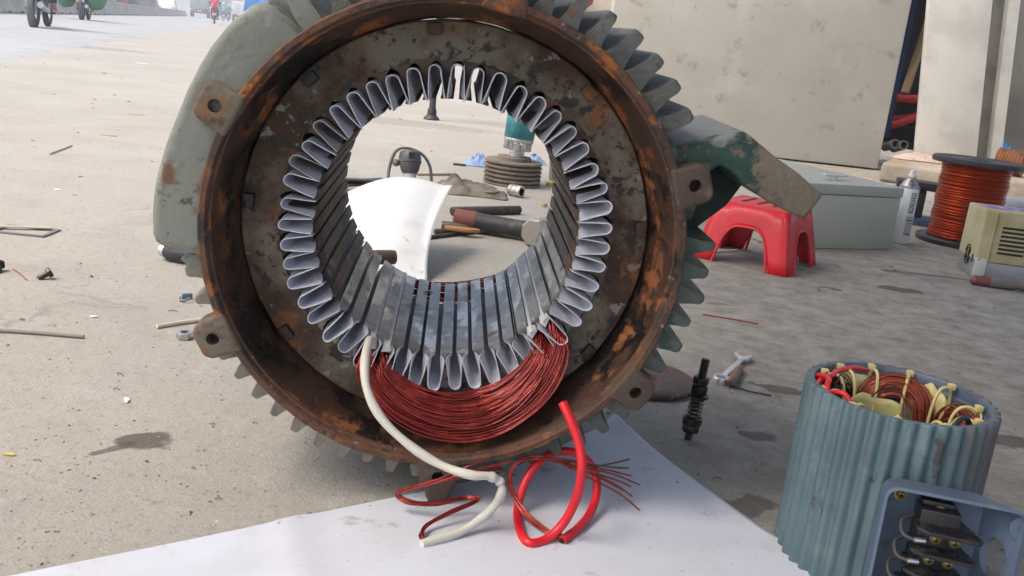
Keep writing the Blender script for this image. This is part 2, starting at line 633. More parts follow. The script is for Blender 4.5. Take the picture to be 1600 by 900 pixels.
shroud('side_shroud', 123 + RO, 182 + RO, .243, .2945, .008, .36, grey_paint, .010, .07)
for t_, r_, y_ in ((119.5, .286, .010), (126, .298, .05), (185, .277, .03)):
    shroud('cast_rib', t_ - 2.6 + RO, t_ + 2.6 + RO, .243, r_, y_, .34, grey_paint, .006, .35)
shroud('cast_flange', 131 + RO, 180 + RO, .284, .2975, .30, .345, grey_paint, .004, .05)
shroud('side_shroud_lip', 158 + RO, 172 + RO, .285, .303, .15, .22, grey_paint, .008, .3)

# bolt lugs
def lug(th, material, r=.262, w=.021, foot=0.):
    """rounded square boss: flat front, bolt hole; points outwards along th"""
    poly = [(-.022, -w * 1.15), (-.008, -w), (.010, -w * .98), (.017, -w * .70), (.018 + foot, -w * .5), (.018 + foot, w * .5), (.017, w * .70), (.010, w * .98), (-.008, w), (-.022, w * 1.15)]
    a = math.radians(th)
    M = trm(pol(th, r, 0)) @ Matrix.Rotation(-a, 4, 'Y') @ rotm('X', -90)
    o = B().prism([(x, -y) for x, y in poly], -.0015, .034, M).build('bolt_lug', material, st, bevel=.0055, seg=3, smooth=40)
    cut(o, [B().lathe([(0, -.02), (.0068, -.02), (.0068, .018), (0, .018)], 22, M)])
    return o


lug_dusty = mat('lug_dusty', (.150, .125, .09), .8, .05, layers=[((.20, .085, .035), 30, .48, .62), ((.10, .06, .04), 14, .5, .62), ((.07, .05, .035), 40, .58, .68)], bump=.5, bscale=150)
lug_brown = mat('lug_brown', (.085, .058, .042), .7, .2, layers=[((.16, .12, .085), 20, .55, .68), ((.20, .08, .03), 12, .57, .66)], bump=.5, bscale=150)
lug(147 + RO, lug_dusty)
lug(201.6 + RO, lug_dusty)
lug(13 + RO, lug_brown)
lug(-39.5 + RO, lug_brown)
lug(267 + RO, lug_brown, .262, .022, .016)
lug(75 + RO, rust_rim, .258)

# the mounting foot that juts out to the right
fp = [(0.2221, 0.03, 0.1182), (0.2506, 0.03, 0.1264), (0.2994, 0.03, 0.1433), (0.3351, 0.03, 0.1209), (0.3645, 0.03, 0.1055), (0.3945, 0.03, 0.0852), (0.3797, 0.03, 0.0573), (0.339, 0.03, 0.0714), (0.3084, 0.03, 0.0863), (0.2922, 0.03, 0.0997), (0.2786, 0.03, 0.1064), (0.2667, 0.03, 0.0958), (0.2631, 0.03, 0.0763), (0.2586, 0.03, 0.0448), (0.2367, 0.03, 0.0426)]
Mf = Matrix(((1, 0, 0, 0), (0, 0, 1, 0), (0, 1, 0, ZC), (0, 0, 0, 1)))
fb = B().prism([(x, z) for x, y, z in fp], .03, .215, Mf).build('mounting_foot', foot_green, st, bevel=.004, seg=3, smooth=45)

gp_ = [(0.2392, 0.12, 0.1047), (0.3198, 0.12, 0.1128), (0.3373, 0.12, 0.0909), (0.3156, 0.12, 0.0513), (0.2854, 0.12, 0.0225), (0.2525, 0.12, 0.0193)]
B().prism([(x, z) for x, y, z in gp_], .105, .125, Mf).build('foot_gusset', mat('gusset_dark', (.022, .032, .027), .8, layers=[((.05, .045, .035), 20, .5, .65)], bump=.4), st, bevel=.003)

# keys wedged round the core
for t in (92, 44, 0, -42, 212, 130, 170):
    M = trm(pol(t + RO, .2135, .066)) @ Matrix.Rotation(-math.radians(t + RO), 4, 'Y')
    B().box((0, 0, 0), (.012, .012, .016), M).build('core_key', rust_dark, st, bevel=.0015)

# teeth of the core
NS = 48
OFFS = 1.0
tooth_b = B()
half = [(.0068, .1420), (.0069, .1438), (.0044, .1475), (.0036, .160), (.0036, .170), (.0062, .1775), (.0117, .1812), (.0117, .184)]
poly = half + [(-w, r) for w, r in reversed(half)]
for a in ((0, 0),):
    ysec = [.0685, .070, .12, .17, .22, .27, .32, .353, .355]
    vs, fs = [], []
    m = len(poly)
    for i, yy in enumerate(ysec):
        k = .93 if i in (0, len(ysec) - 1) else 1
        for w, r in poly:
            vs.append((r + (.0008 if k < 1 and r < .15 else 0), yy, w * k))
    for i in range(len(ysec) - 1):
        for j in range(m):
            l = (j + 1) % m
            fs.append((i * m + j, i * m + l, (i + 1) * m + l, (i + 1) * m + j))
    fs.append(tuple(range(m)))
    fs.append(tuple((len(ysec) - 1) * m + j for j in range(m)))
    tooth_b.add(vs, fs)
tooth0 = None
for i in range(NS):
    th = OFFS + (i + .5) * 360 / NS
    if tooth0 is None:
        tooth0 = tooth_b.build('core_tooth', steel_tooth, st, smooth=30)
        tooth_s = tooth0.data
        tooth_r = tooth_s.copy()
        tooth_r.materials.clear()
        tooth_r.materials.append(rust_tooth)
        o = tooth0
    else:
        o = clone(tooth0, st)
    rusty = not (222 < th % 360 < 345)
    if rusty:
        o.data = tooth_r
    else:
        o.data = tooth_s
    o.location = (0, 0, ZC)
    o.rotation_euler = (0, -math.radians(th + random.uniform(-.25, .25)), 0)
    o.scale = (random.uniform(.997, 1.004), 1, 1)
    o.location.y = random.uniform(-.002, .004)


# slot liners: folded paper U with a flared cuff standing out of the core
def liner_mesh(flare, out, skew, dirt, squeeze=1.):
    def section(R, side, r_in, r_c):
        pts = [(side, r_in), (side * .55 + R * .45, r_in + (r_c - r_in) * .5)]
        for k in range(9):
            a = PI * k / 8
            pts.append((R * math.cos(a), r_c + R * math.sin(a)))
        pts += [(-(side * .55 + R * .45), r_in + (r_c - r_in) * .5), (-side, r_in)]
        return pts
    stations = [(.068 - out, .0074 * squeeze, flare, .1428, .1712), (.068 - out * .55, .0074 * squeeze, flare * .93, .1430, .1708), (.066, .0074, .0062, .1445, .1702), (.072, .0070, .0050, .1462, .1700), (.16, .0070, .0050, .1462, .1700), (.345, .0070, .0050, .1462, .1700), (.366, .0074, .0060, .1450, .1700)]
    th = .0009
    vs, fs = [], []
    n = 13
    for (y, R, sd, ri, rc) in stations:
        for (w, r) in section(R, sd, ri, rc):
            vs.append((r, y + skew * w, w))
        for (w, r) in section(R - th, sd - th, ri, rc):
            vs.append((r, y + skew * w, w))
    m = 2 * n
    for i in range(len(stations) - 1):
        for j in range(n - 1):
            a, b_ = i * m + j, (i + 1) * m + j
            fs.append((a, a + 1, b_ + 1, b_))
            a += n
            b_ += n
            fs.append((a, b_, b_ + 1, a + 1))
        for e in (0, n - 1):
            a, b_ = i * m + e, (i + 1) * m + e
            fs.append((a, b_, b_ + n, a + n))
    for i in (0, len(stations) - 1):
        for j in range(n - 1):
            a = i * m + j
            fs.append((a, a + 1, a + n + 1, a + n))
    me = B().add(vs, fs).build('slot_liner', paper_dirty if dirt else paper_liner, st, smooth=55, jitter=.0010)
    return me


liners = [liner_mesh(.0093, .0235, .05, False), liner_mesh(.0090, .0255, -.10, False, .94), liner_mesh(.0095, .0225, .16, False, 1.03), liner_mesh(.0085, .0245, -.2, False, .88), liner_mesh(.0090, .0235, .1, True)]
used = set()
for i in range(NS):
    th = OFFS + i * 360 / NS
    if 135 < th < 165:
        k = 4 if i % 2 else 3
    else:
        k = random.choice((0, 0, 1, 2, 3))
    if k in used:
        o = clone(liners[k], st)
    else:
        o = liners[k]
        used.add(k)
    o.location = (0, random.uniform(-.0045, .0035), ZC)
    o.rotation_euler = (random.uniform(-.006, .006), -math.radians(th + random.uniform(-.7, .7)), random.uniform(-.006, .006))
    o.scale = (random.uniform(.988, 1.012), 1, random.uniform(.92, 1.05))
for k, o in enumerate(liners):
    if k not in used:
        bpy.data.objects.remove(o)

# white closing strips in the four wound slots
white_strip = mat('closing_strip', (.62, .62, .60), .6, layers=[((.45, .43, .40), 40, .55, .7)])
COILS = [(241.0, 323.5), (248.5, 316.0)]
for pr in COILS:
    for th in pr:
        b = B()
        M = trm(0, 0, ZC) @ Matrix.Rotation(-math.radians(th), 4, 'Y')
        b.box((.1442, .205, 0), (.0016, .315, .0046), M)
        b.box((.1475, .060, 0), (.008, .026, .0105), M, taper=.5)
        b.build('closing_strip', white_strip, st, bevel=.0006)

# ------------------------------------------------------------------ enamelled copper coil lying in four slots
enamel = mat('enamelled_copper', (.23, .013, .008), .18, .5, layers=[((.38, .038, .016), 60, .5, .68, .25), ((.22, .016, .010), 35, .55, .7)], coat=.4)
enamel_dark = mat('enamelled_copper_dark', (.12, .018, .016), .30, .55, coat=.4)
coil = empty('copper_coil')
coil.rotation_euler = st.rotation_euler
coil.location = st.location
coil.scale = st.scale
tag(coil, 'red enamelled copper wire coil with sleeved leads hanging in the lower slots', 'coil')
rnd = random.Random(3)
for ci, (ta, tb) in enumerate(COILS):
    b = B()
    N_W = 62
    for w in range(N_W):
        q = w / (N_W - 1)
        rt = (.196 + .0275 * q) if ci == 0 else (.1785 + .029 * q)
        rt += rnd.uniform(-.0012, .0012)
        ra, rb = .153 + .020 * q + rnd.uniform(-.003, .003), .153 + .020 * q + rnd.uniform(-.003, .003)
        oa, ob = rnd.uniform(-.0052, .0052), rnd.uniform(-.0052, .0052)
        yt = .040 - .032 * q - .006 * math.sin(PI * q) + rnd.uniform(-.005, .005)
        ph = rnd.uniform(0, 6.28)
        amp = rnd.uniform(.0002, .0010)
        pw = .60 + rnd.uniform(-.03, .03)
        pts = []
        dega = math.degrees(oa / ra)
        degb = math.degrees(ob / rb)
        for y in (.16, .10, .066):
            pts.append(pol(ta + dega, ra, y))
        n = 26
        for k in range(n + 1):
            u = k / n
            s_ = math.sin(PI * u) ** pw if 0 < u < 1 else 0
            r = (ra * (1 - u) + rb * u) * (1 - s_) + rt * s_ + amp * math.sin(u * 9 + ph) * s_
            th = ta + dega + (tb + degb - ta - dega) * (u + .018 * math.sin(2 * PI * u) * (1 if ci else .6))
            y = .050 * (1 - s_) + yt * s_ + .0022 * math.sin(u * 7 + ph * 2) * s_
            pts.append(pol(th, r, y))
        for y in (.066, .10, .16):
            pts.append(pol(tb + degb, rb, y))
        b.tube(pts, .00074, 6, False)
    o = b.build('wire_bundle', enamel, coil, smooth=80)
    o['kind'] = 'stuff'
# rear overhang of the same coil
b = B()
for w in range(46):
    q = w / 45
    ta, tb = COILS[w % 2]
    rt = .149 + .03 * q
    yt = rnd.uniform(.372, .392)
    ra = rnd.uniform(.150, .174)
    pts = [pol(ta, ra, .30), pol(ta, ra, .362)]
    for k in range(1, 20):
        u = k / 20
        pts.append(pol(ta + (tb - ta) * u, ra + (rt - ra) * math.sin(PI * u) ** .4, .364 + (yt - .364) * math.sin(PI * u) ** .5))
    pts += [pol(tb, ra, .362), pol(tb, ra, .30)]
    b.tube(pts, .00082, 5, False)
o = b.build('wire_bundle', enamel, coil, smooth=80)
o['kind'] = 'stuff'

Minv = (trm(coil.location) @ st_R.to_4x4() @ Matrix.Diagonal((1.02, 1.02, 1.02, 1))).inverted()


def wl(p):
    return Minv @ Vector(p)


white_sleeve = mat('white_sleeving', (.56, .54, .46), .55, layers=[((.55, .53, .45), 50, .5, .7), ((.42, .39, .32), 120, .62, .72)], bump=.25, bscale=900)
red_sleeve = mat('red_sleeving', (.62, .012, .022), .38, layers=[((.50, .01, .018), 30, .5, .7)], bump=.12, bscale=600)
wp = [(-0.1496, 1, 0.1676), (-0.1505, 0.975, 0.1816), (-0.149, 0.945, 0.1666), (-0.1411, 0.925, 0.1426), (-0.121, 0.915, 0.1154), (-0.0875, 0.908, 0.0915), (-0.0536, 0.903, 0.0764), (-0.022, 0.897, 0.072), (-0.0025, 0.9028, 0.07), (0.0097, 0.9084, 0.062), (0.0129, 0.9066, 0.052), (0.0077, 0.9108, 0.034), (-0.0058, 0.9063, 0.018), (-0.0289, 0.8875, 0.008), (-0.0639, 0.8619, 0.0056)]
path = [wl(p) for p in spline(wp, 7)]
rad = [.0047 + .0004 * math.sin(i * .55) for i in range(len(path))]
for i, p in enumerate(path):
    if 56 < i < 68:
        rad[i] *= 1.0 + .22 * math.sin((i - 56) * 1.1)
B().tube(path, rad, 14).build('white_sleeve', white_sleeve, coil, smooth=70)
rp = [(0.067, 0.93, 0.1512), (0.0782, 0.918, 0.1347), (0.0887, 0.91, 0.1137), (0.0939, 0.9, 0.0896), (0.093, 0.9049, 0.055), (0.0826, 0.9074, 0.022), (0.0656, 0.8971, 0.0065), (0.0471, 0.887, 0.0062), (0.037, 0.9147, 0.0062), (0.0337, 0.952, 0.01), (0.0388, 0.9688, 0.034), (0.0526, 0.9836, 0.055), (0.0743, 1.002, 0.062), (0.098, 1.0072, 0.06), (0.1165, 0.9991, 0.048), (0.1232, 0.9858, 0.03), (0.118, 0.9622, 0.014), (0.1034, 0.9303, 0.008), (0.0829, 0.8987, 0.0062)]
rpath = [wl(p) for p in spline(rp, 7)]
B().tube(rpath, .0050, 16).build('red_sleeve', red_sleeve, coil, smooth=70)
for e, f in ((0, 1), (-1, -2)):
    d = (rpath[e] - rpath[f]).normalized()
    B().tube([rpath[e] + d * .0002, rpath[e] + d * .0005], .0034, 12).build('sleeve_end', hole_dark, coil)

# bare lead ends
def lead(points, n, spread, material, seed, r=.00105, fan=None):
    rr = random.Random(seed)
    b = B()
    base = spline(points, 7)
    m = len(base)
    for w in range(n):
        a = 2 * PI * w / n
        off = Vector((math.cos(a), math.sin(a) * .5, math.sin(a + .6))) * spread
        pts = []
        for i, p in enumerate(base):
            k = .45 + .55 * math.sin(i * .22 + a)
            q = Vector(p) + off * k
            if fan:
                t = max(0, (i / (m - 1) - fan[0]) / (1 - fan[0]))
                q += (Vector(fan[1]) * rr.choice((1,)) * (w / max(1, n - 1) - .5) + Vector(fan[2]) * math.sin(w * 2.1)) * t ** 1.4
            q.z = max(q.z, .0012)
            pts.append(wl(q))
        b.tube(pts[:m - rr.randint(0, 3)], r, 6)
    o = b.build('lead_wires', material, coil, smooth=80)
    o['kind'] = 'stuff'


lead([(-0.0628, 0.864, 0.006), (-0.0677, 0.8751, 0.008), (-0.0621, 0.8935, 0.012), (-0.039, 0.913, 0.018), (-0.0174, 0.928, 0.022), (-0.0131, 0.9333, 0.026), (-0.0297, 0.9378, 0.024), (-0.058, 0.9254, 0.02), (-0.0857, 0.9228, 0.018), (-0.1016, 0.9279, 0.022), (-0.094, 0.9228, 0.034), (-0.0594, 0.9133, 0.052), (-0.0228, 0.9153, 0.066), (0.0115, 0.9256, 0.072)], 6, .0032, enamel, 5, fan=(.8, (0, 0, .022), (.01, 0, 0)))
lead([(0.0846, 0.9052, 0.005), (0.0693, 0.911, 0.006), (0.046, 0.9347, 0.012), (0.0275, 0.9582, 0.026), (0.0212, 0.9645, 0.042), (0.0274, 0.9707, 0.058), (0.0484, 0.9743, 0.066), (0.0792, 0.9712, 0.064), (0.1103, 0.9774, 0.052), (0.1432, 0.9934, 0.036), (0.1728, 1.0005, 0.022)], 6, .0034, enamel, 9, fan=(.62, (.0, .045, .024), (.006, .0, 0)))
lead([(0.0542, 0.9706, 0.066), (0.0862, 0.9687, 0.066), (0.1126, 0.9754, 0.062), (0.1401, 0.9926, 0.058), (0.172, 1.0186, 0.052)], 2, .004, enamel_dark, 11, fan=(.5, (0, .01, .012), (0, 0, 0)))

# ------------------------------------------------------------------ white paper sheets
paper_white = mat('white_paper', (.55, .575, .635), .7, layers=[((.51, .535, .59), 7, .45, .65), ((.50, .51, .535), 3.5, .46, .66), ((.44, .43, .43), 9, .57, .74), ((.36, .335, .32), 22, .60, .74), ((.30, .27, .24), 130, .66, .70), ((.36, .33, .30), 55, .67, .74)])
A_, B_, C_, E_ = [Vector(p) for p in ((0.1677, 1.2623, 0), (0.3755, 0.876, 0), (-0.4309, 0.7238, 0), (-0.1235, 0.9455, 0))]
far_edge = A_ + (E_ - A_) * .0


def sheet_pt(u, v):
    # u along the left-hand border direction, v towards the camera
    top = A_.lerp(Vector((-.16, 1.085, 0)), u)
    bot = Vector((.372, .60, 0)).lerp(Vector((-.62, .60, 0)), u)
    p = top.lerp(bot, v)
    return p


# outline from the border lines, then a fine grid inside it
d_r = (B_ - A_).normalized()
d_l = (C_ - E_).normalized()
back_l = E_ - d_l * .16
poly = [A_, A_ + d_r * 1.0, C_ + d_l * .45, back_l]


def bil(u, v):
    p = poly[0].lerp(poly[3], u).lerp(poly[1].lerp(poly[2], u), v)
    n_ = mnoise.noise(Vector((p.x * 5, p.y * 5, 3.0)))
    n_ += .8 * abs(mnoise.noise(Vector((p.x * 2.3 + p.y * 3.1, p.y * 1.2, 9.0))))
    ed = min(u, v, 1 - u, 1 - v)
    for (cx_, cy_, ca_) in ((.05, .80, .5), (-.15, .72, 1.9)):
        dd = abs((p.x - cx_) * math.sin(ca_) - (p.y - cy_) * math.cos(ca_))
        n_ += 1.5 * max(0, 1 - dd / .03)
    cr = max(0, 1 - (u * u + v * v) ** .5 / .16)
    return Vector((p.x, p.y, .0026 + .0020 * n_ + .012 * cr * cr + .0015 * max(0, 1 - ed / .05)))


b = B().grid(bil, 90, 90)
o = b.build('paper_sheet', paper_white, smooth=60)
sm = o.modifiers.new('thickness', 'SOLIDIFY')
sm.thickness = .0004
tag(o, 'large white paper sheet on the floor under the copper leads', 'paper')
# curled sheet standing behind the bore
q00, q10, q01, q11 = [Vector(p) for p in ((-0.3387, 1.84, -0.0297), (-0.183, 1.9403, 0.004), (-0.4357, 2.28, 0.1018), (-0.1755, 2.32, 0.144))]


def curl(u, v):
    p = q00.lerp(q10, u).lerp(q01.lerp(q11, u), v)
    p.z += (.018 + .030 * math.sin(PI * min(1, u * 1.1))) * math.sin(PI * .5 * v) * (1 if v > .3 else v / .3)
    p.x += -.030 * (1 - v) * u * v * 2.0
    p.y -= .05 * math.sin(PI * v)
    return p


b = B().grid(curl, 24, 24)
o = b.build('curled_paper', mat('bright_paper', (.66, .68, .67), .75, layers=[((.56, .57, .56), 9, .5, .7), ((.45, .44, .41), 30, .64, .72)]), smooth=60)
sm = o.modifiers.new('thickness', 'SOLIDIFY')
sm.thickness = .0005
tag(o, 'white paper sheet propped up behind the motor, seen through the bore', 'paper')


# ------------------------------------------------------------------ right-hand side: wall, ledge, panels
wall_mat = mat('stained_plaster', (.49, .47, .415), .85, layers=[((.44, .42, .365), 1.1, .42, .62), ((.54, .52, .46), 2.6, .5, .68), ((.33, .30, .25), 7, .57, .72), ((.30, .26, .21), 26, .68, .74), ((.14, .11, .09), 40, .73, .76)], bump=.2, bscale=60)
WL, WR = (0.4323, 6, 0.6294), (2.2423, 6, 0.0189)
wall = empty('concrete_wall', ((WL[0] + WR[0]) / 2, 6.1, 0))
tag(wall, 'stained beige concrete wall slab behind the red stool and cabinet', 'wall')
ww = (WR[0] - WL[0])
B().box((0, 0, 1.53), (ww, .2, 3.04)).build('wall_slab', wall_mat, wall, bevel=.012)
wire_m = mat('thin_wire', (.06, .055, .05), .6)
B().tube(spline([(ww * .36, -.108, 1.16), (ww * .375, -.112, 1.07), (ww * .40, -.112, 1.045), (ww * .43, -.112, 1.06), (ww * .44, -.108, 1.10)], 6), .004, 6).build('wire_loop', wire_m, wall)
blue_steel = mat('blue_steel', (.015, .035, .13), .5, .2, layers=[((.03, .04, .07), 12, .5, .65)], bump=.2)
o = B().box((0, 0, 1.55), (.05, .12, 2.9)).build('blue_post', blue_steel, bevel=.004)
o.location = (WR[0] + .042, 6.16, .11)
tag(o, 'dark blue steel post along the edge of the concrete wall', 'post')

white_gloss = mat('white_enamel', (.72, .71, .64), .5, layers=[((.60, .585, .53), 3, .45, .65), ((.45, .40, .31), 16, .66, .72), ((.18, .11, .06), 22, .73, .76)], bump=.1, bscale=80)
grey_trim = mat('grey_trim', (.34, .32, .28), .7, layers=[((.25, .23, .2), 6, .5, .65), ((.17, .11, .07), 14, .64, .70)])
wl0, wl1 = (0.2741, 6.9, 0.6237), (0.4835, 6.9, 0.6459)
o = B().box((0, 0, 1.2), (wl1[0] - wl0[0] + .1, .05, 2.4)).build('white_door_leaf', white_gloss, bevel=.006)
o.location = ((wl0[0] + wl1[0]) / 2, 6.9, 0)
tag(o, 'white door leaf just left of the concrete wall', 'door')
o = B().box((0, 0, 1.2), (.06, .09, 2.4)).build('white_door_post', white_gloss, bevel=.006)
o.location = (wl1[0] + .07, 6.78, 0)
tag(o, 'narrow white door post against the left end of the concrete wall', 'post')
rc = (0.1415, 6.6, 0.8509)
b = B()
b.lathe([(.0, 0), (.16, .004), (.19, .03), (.215, .16), (.235, .165), (.235, .18), (.21, .18), (.185, .03), (0, .012)], 40)
red_plastic = mat('red_plastic', (.60, .014, .022), .40, layers=[((.48, .012, .020), 6, .48, .66), ((.26, .05, .045), 22, .58, .72, .7), ((.52, .14, .12), 60, .64, .72, .7)], bump=.05, bscale=60)
o = b.build('red_basin', red_plastic)
o.location = (rc[0], rc[1], rc[2] - .03)
tag(o, 'red plastic basin on a stand behind the top of the motor housing', 'basin')
b = B()
steel_grey = mat('plain_steel', (.30, .30, .30), .4, .8, layers=[((.18, .15, .12), 20, .55, .68, .7)])
for sx in (-.14, .14):
    for sy in (-.14, .14):
        b.tube([(sx, sy, 0), (sx * .8, sy * .8, rc[2] - .035)], .012, 8)
b.box((0, 0, rc[2] - .038), (.30, .30, .012))
o = empty('basin_stand', (rc[0], rc[1], 0))
tag(o, 'thin steel stand under the red basin', 'stand')
B().box((0, 0, rc[2] - .038), (.30, .30, .012)).build('top_plate', steel_grey, o, bevel=.002)
for sx in (-.14, .14):
    for sy in (-.14, .14):
        B().tube([(sx, sy, 0), (sx * .8, sy * .8, rc[2] - .045)], .012, 8).build('leg', steel_grey, o)

# raised ledge at the back of the shop
ledge_mat = mat('ledge_concrete', (.30, .26, .20), .85, layers=[((.22, .18, .13), 3, .45, .65), ((.38, .34, .28), 8, .55, .7), ((.13, .10, .075), 14, .6, .7)], bump=.4, bscale=60)
l0, l1 = Vector((2.0014, 5.3141, 0)), Vector((2.8746, 4.8642, 0))
g = B()
d_ = (l1 - l0).normalized()
nrm_ = Vector((-d_.y, d_.x, 0))
pts = [l0, l1 + d_ * 1.5, l1 + d_ * 1.5 + nrm_ * 3, l0 + nrm_ * 2.4]
g.prism([(p.x, p.y) for p in pts], .0, .11)
o = g.build('shop_ledge', ledge_mat, bevel=.02, seg=3)
tag(o, 'raised concrete step at the back of the shop', None, None, 'structure')

# leaning white panel, frame behind it and the far wall
def upright(name, pxs, y, z0, z1, th, material, label, cat, ry=0.):
    p0, p1 = pxs
    w = p1[0] - p0[0]
    o = B().box((0, 0, (z1 - z0) / 2), (w, th, z1 - z0)).build(name, material, bevel=.006)
    o.location = ((p0[0] + p1[0]) / 2, y, z0)
    o.rotation_euler = (0, ry, 0)
    return tag(o, label, cat)


upright('leaning_board', ((2.4156, 5.9, 0.1388), (2.7913, 5.9, 0.1519)), 5.9, .112, 2.4, .05, white_gloss, 'broad white board leaning upright on the ledge behind the copper reel', 'board', math.radians(-7.2))
upright('grey_jamb', ((2.8727, 6.15, 0.1327), (3.0065, 6.15, 0.1348)), 6.15, .112, 2.4, .05, grey_trim, 'grey rust-streaked jamb beside the broad white board', 'jamb', math.radians(-7))
upright('white_jamb', ((2.9456, 6.05, 0.1396), (3.018, 6.05, 0.1475)), 6.05, .112, 2.4, .06, white_gloss, 'narrow white door jamb with a rusted foot, right of the grey jamb', 'jamb', math.radians(-6.5))
upright('back_wall', ((2.4193, 6.9, -0.0156), (4.3471, 6.9, 0.1958)), 6.9, .112, 3.15, .12, mat('back_wall_grey', (.27, .255, .225), .9, layers=[((.2, .185, .16), 2, .45, .65)], bump=.2, bscale=50), 'grey back wall of the shop at the far right', 'wall')
# dark steel rack in the gap
dark_steel = mat('dark_rack', (.022, .022, .026), .6, .2, layers=[((.05, .045, .04), 10, .5, .65)])
gx0, gx1 = (2.4184, 6.5, 0.0302)[0], (2.7574, 6.5, 0.0674)[0]
rk = empty('steel_rack', ((gx0 + gx1) / 2, 6.55, .112))
tag(rk, 'dark steel rack in the gap between concrete wall and white panel', 'rack')
gw = gx1 - gx0 + .28
B().box((.1, .15, 1.2), (gw, .02, 2.4)).build('back_sheet', dark_steel, rk)
B().box((-gw / 2 + .1, 0, 1.2), (.03, .3, 2.4)).build('side_sheet', dark_steel, rk)
for z in (.16, .36, 1.1):
    B().box((.1, 0, z), (gw - .06, .28, .018)).build('shelf', dark_steel, rk)
hose_red = mat('red_hose', (.42, .02, .02), .5)
for (pa, pb, nm, lb) in (((2.342, 6.3, 0.4675), (2.5623, 6.34, 0.4643), 'red_hose', 'upper red hose coil on the dark rack'), ((2.337, 6.3, 0.2869), (2.567, 6.34, 0.3639), 'red_hose', 'lower red hose coil on the dark rack')):
    a_, b_ = Vector(pa), Vector(pb)
    mid = (a_ + b_) / 2
    pth = [a_ + (b_ - a_) * (.5 - .62 * math.cos(t * PI / 8)) + Vector((0, .10 * math.sin(t * PI / 8), .012 * math.sin(t * PI / 4))) for t in range(16)]
    o = B().tube(pth, .024, 10, closed=True).build(nm, hose_red)
    tag(o, lb, 'hose')
wood = mat('pale_wood', (.42, .30, .15), .7, layers=[((.32, .21, .10), 14, .5, .7, None, (1, 1, .1))])
pa, pb = Vector((2.452, 6.36, 0.4975)), Vector((2.5648, 6.5, 0.9861))
o = B().box((0, 0, (pb - pa).length / 2), (.05, .03, (pb - pa).length), frame(pa, pb)).build('wood_batten', wood, bevel=.003)
tag(o, 'pale wooden batten leaning inside the dark rack', 'batten')
tub = mat('dull_pipe', (.12, .10, .085), .5, .5)
for i, (px, lb) in enumerate((((2.3136, 5.98, 0.192), 'left one of two short pipe ends on the ledge under the rack'), ((2.3569, 5.95, 0.1835), 'right one of two short pipe ends on the ledge under the rack'))):
    b = B()
    b.lathe([(.030, 0), (.030, .16), (.021, .16), (.021, 0)], 20, rotm('X', 78), close=True)
    o = b.build('pipe_end', tub)
    o.location = (px[0], px[1] + .16, .147)
    tag(o, lb, 'pipe')


def rag(name, loc, sx, sy, h, seed, material, label, rz=0., cat='rag'):
    def fn(u, v):
        x, y = (u - .5), (v - .5)
        d = math.sqrt(x * x + y * y) * 2
        a = math.atan2(y, x)
        rr = 1 + .28 * mnoise.noise(Vector((math.cos(a) * 1.3, math.sin(a) * 1.3, seed)))
        f = max(0, 1 - d ** 2.2)
        n_ = mnoise.fractal(Vector((x * 3.2 + .5 * mnoise.noise(Vector((y * 5, x * 3, seed))), y * 5.2, seed)), .9, 2.1, 4)
        rid = abs(mnoise.noise(Vector((x * 6, y * 5, seed + 7))))
        return Vector((x * sx * rr, y * sy * rr, max(.002, h * f * (.55 + .30 * n_ + .75 * rid) + .003)))
    o = B().grid(fn, 34, 34).build(name, material, smooth=75)
    md = o.modifiers.new('thickness', 'SOLIDIFY')
    md.thickness = .002
    o.location = loc
    o.rotation_euler = (0, 0, rz)
    return tag(o, label, cat)


rag('cloth_rag', ((2.3805, 6.1131, 0.112)[0], 5.75, .112), .34, .22, .05, 3.3, mat('pinkish_cloth', (.42, .32, .27), .9, layers=[((.28, .2, .16), 20, .5, .65)]), 'crumpled pinkish cloth on the ledge by the white panel')
bg = mat('blue_bag_plastic', (.03, .26, .60), .35)
rag('plastic_bag', ((3.4215, 6.8269, 0.112)[0], (3.4215, 6.8269, 0.112)[1], .112), .14, .12, .13, 8.1, bg, 'small bright blue plastic bag on the ledge', cat='bag')

# coil of brownish wire and clutter at the far right edge
cw = mat('aged_copper', (.30, .13, .06), .4, .7, layers=[((.14, .07, .04), 30, .5, .65)])
b = B()
for i in range(9):
    M = trm(0, i * .016, 0) @ rotm('X', 90)
    b.tube([(.065 * math.cos(t * PI / 12), .065 * math.sin(t * PI / 12), 0) for t in range(24)], .009, 6, closed=True, M=M)
o = b.build('copper_roll', cw)
p = (2.7496, 5.2845, 0.112)
o.location = (p[0] + .02, p[1], .112 + .075)
o.rotation_euler = (0, 0, .9)
o['kind'] = 'stuff'
tag(o, 'small roll of dull copper strip on the ledge at the right edge', 'roll')
pvc = mat('grey_pvc', (.26, .26, .27), .5)
blk = mat('black_rubber', (.02, .02, .022), .55)
for (a_, b_, r, mm, nm, lb) in (((2.0935, 4.1294, 0.05), (2.5278, 4.4918, 0.05), .05, pvc, 'grey_pipe', 'thick grey pipe lying behind the copper reel at the right edge'),
                               ((1.9331, 3.8102, 0.035), (2.1961, 3.8671, 0.035), .035, blk, 'black_pipe', 'black pipe lying in front of the grey pipe at the right edge')):
    ln = (Vector(b_) - Vector(a_)).length
    o = B().lathe([(r * .82, 0), (r, 0), (r, ln), (r * .82, ln)], 28, close=True).build(nm, mm)
    o.matrix_world = frame(a_, b_)
    tag(o, lb, 'pipe')

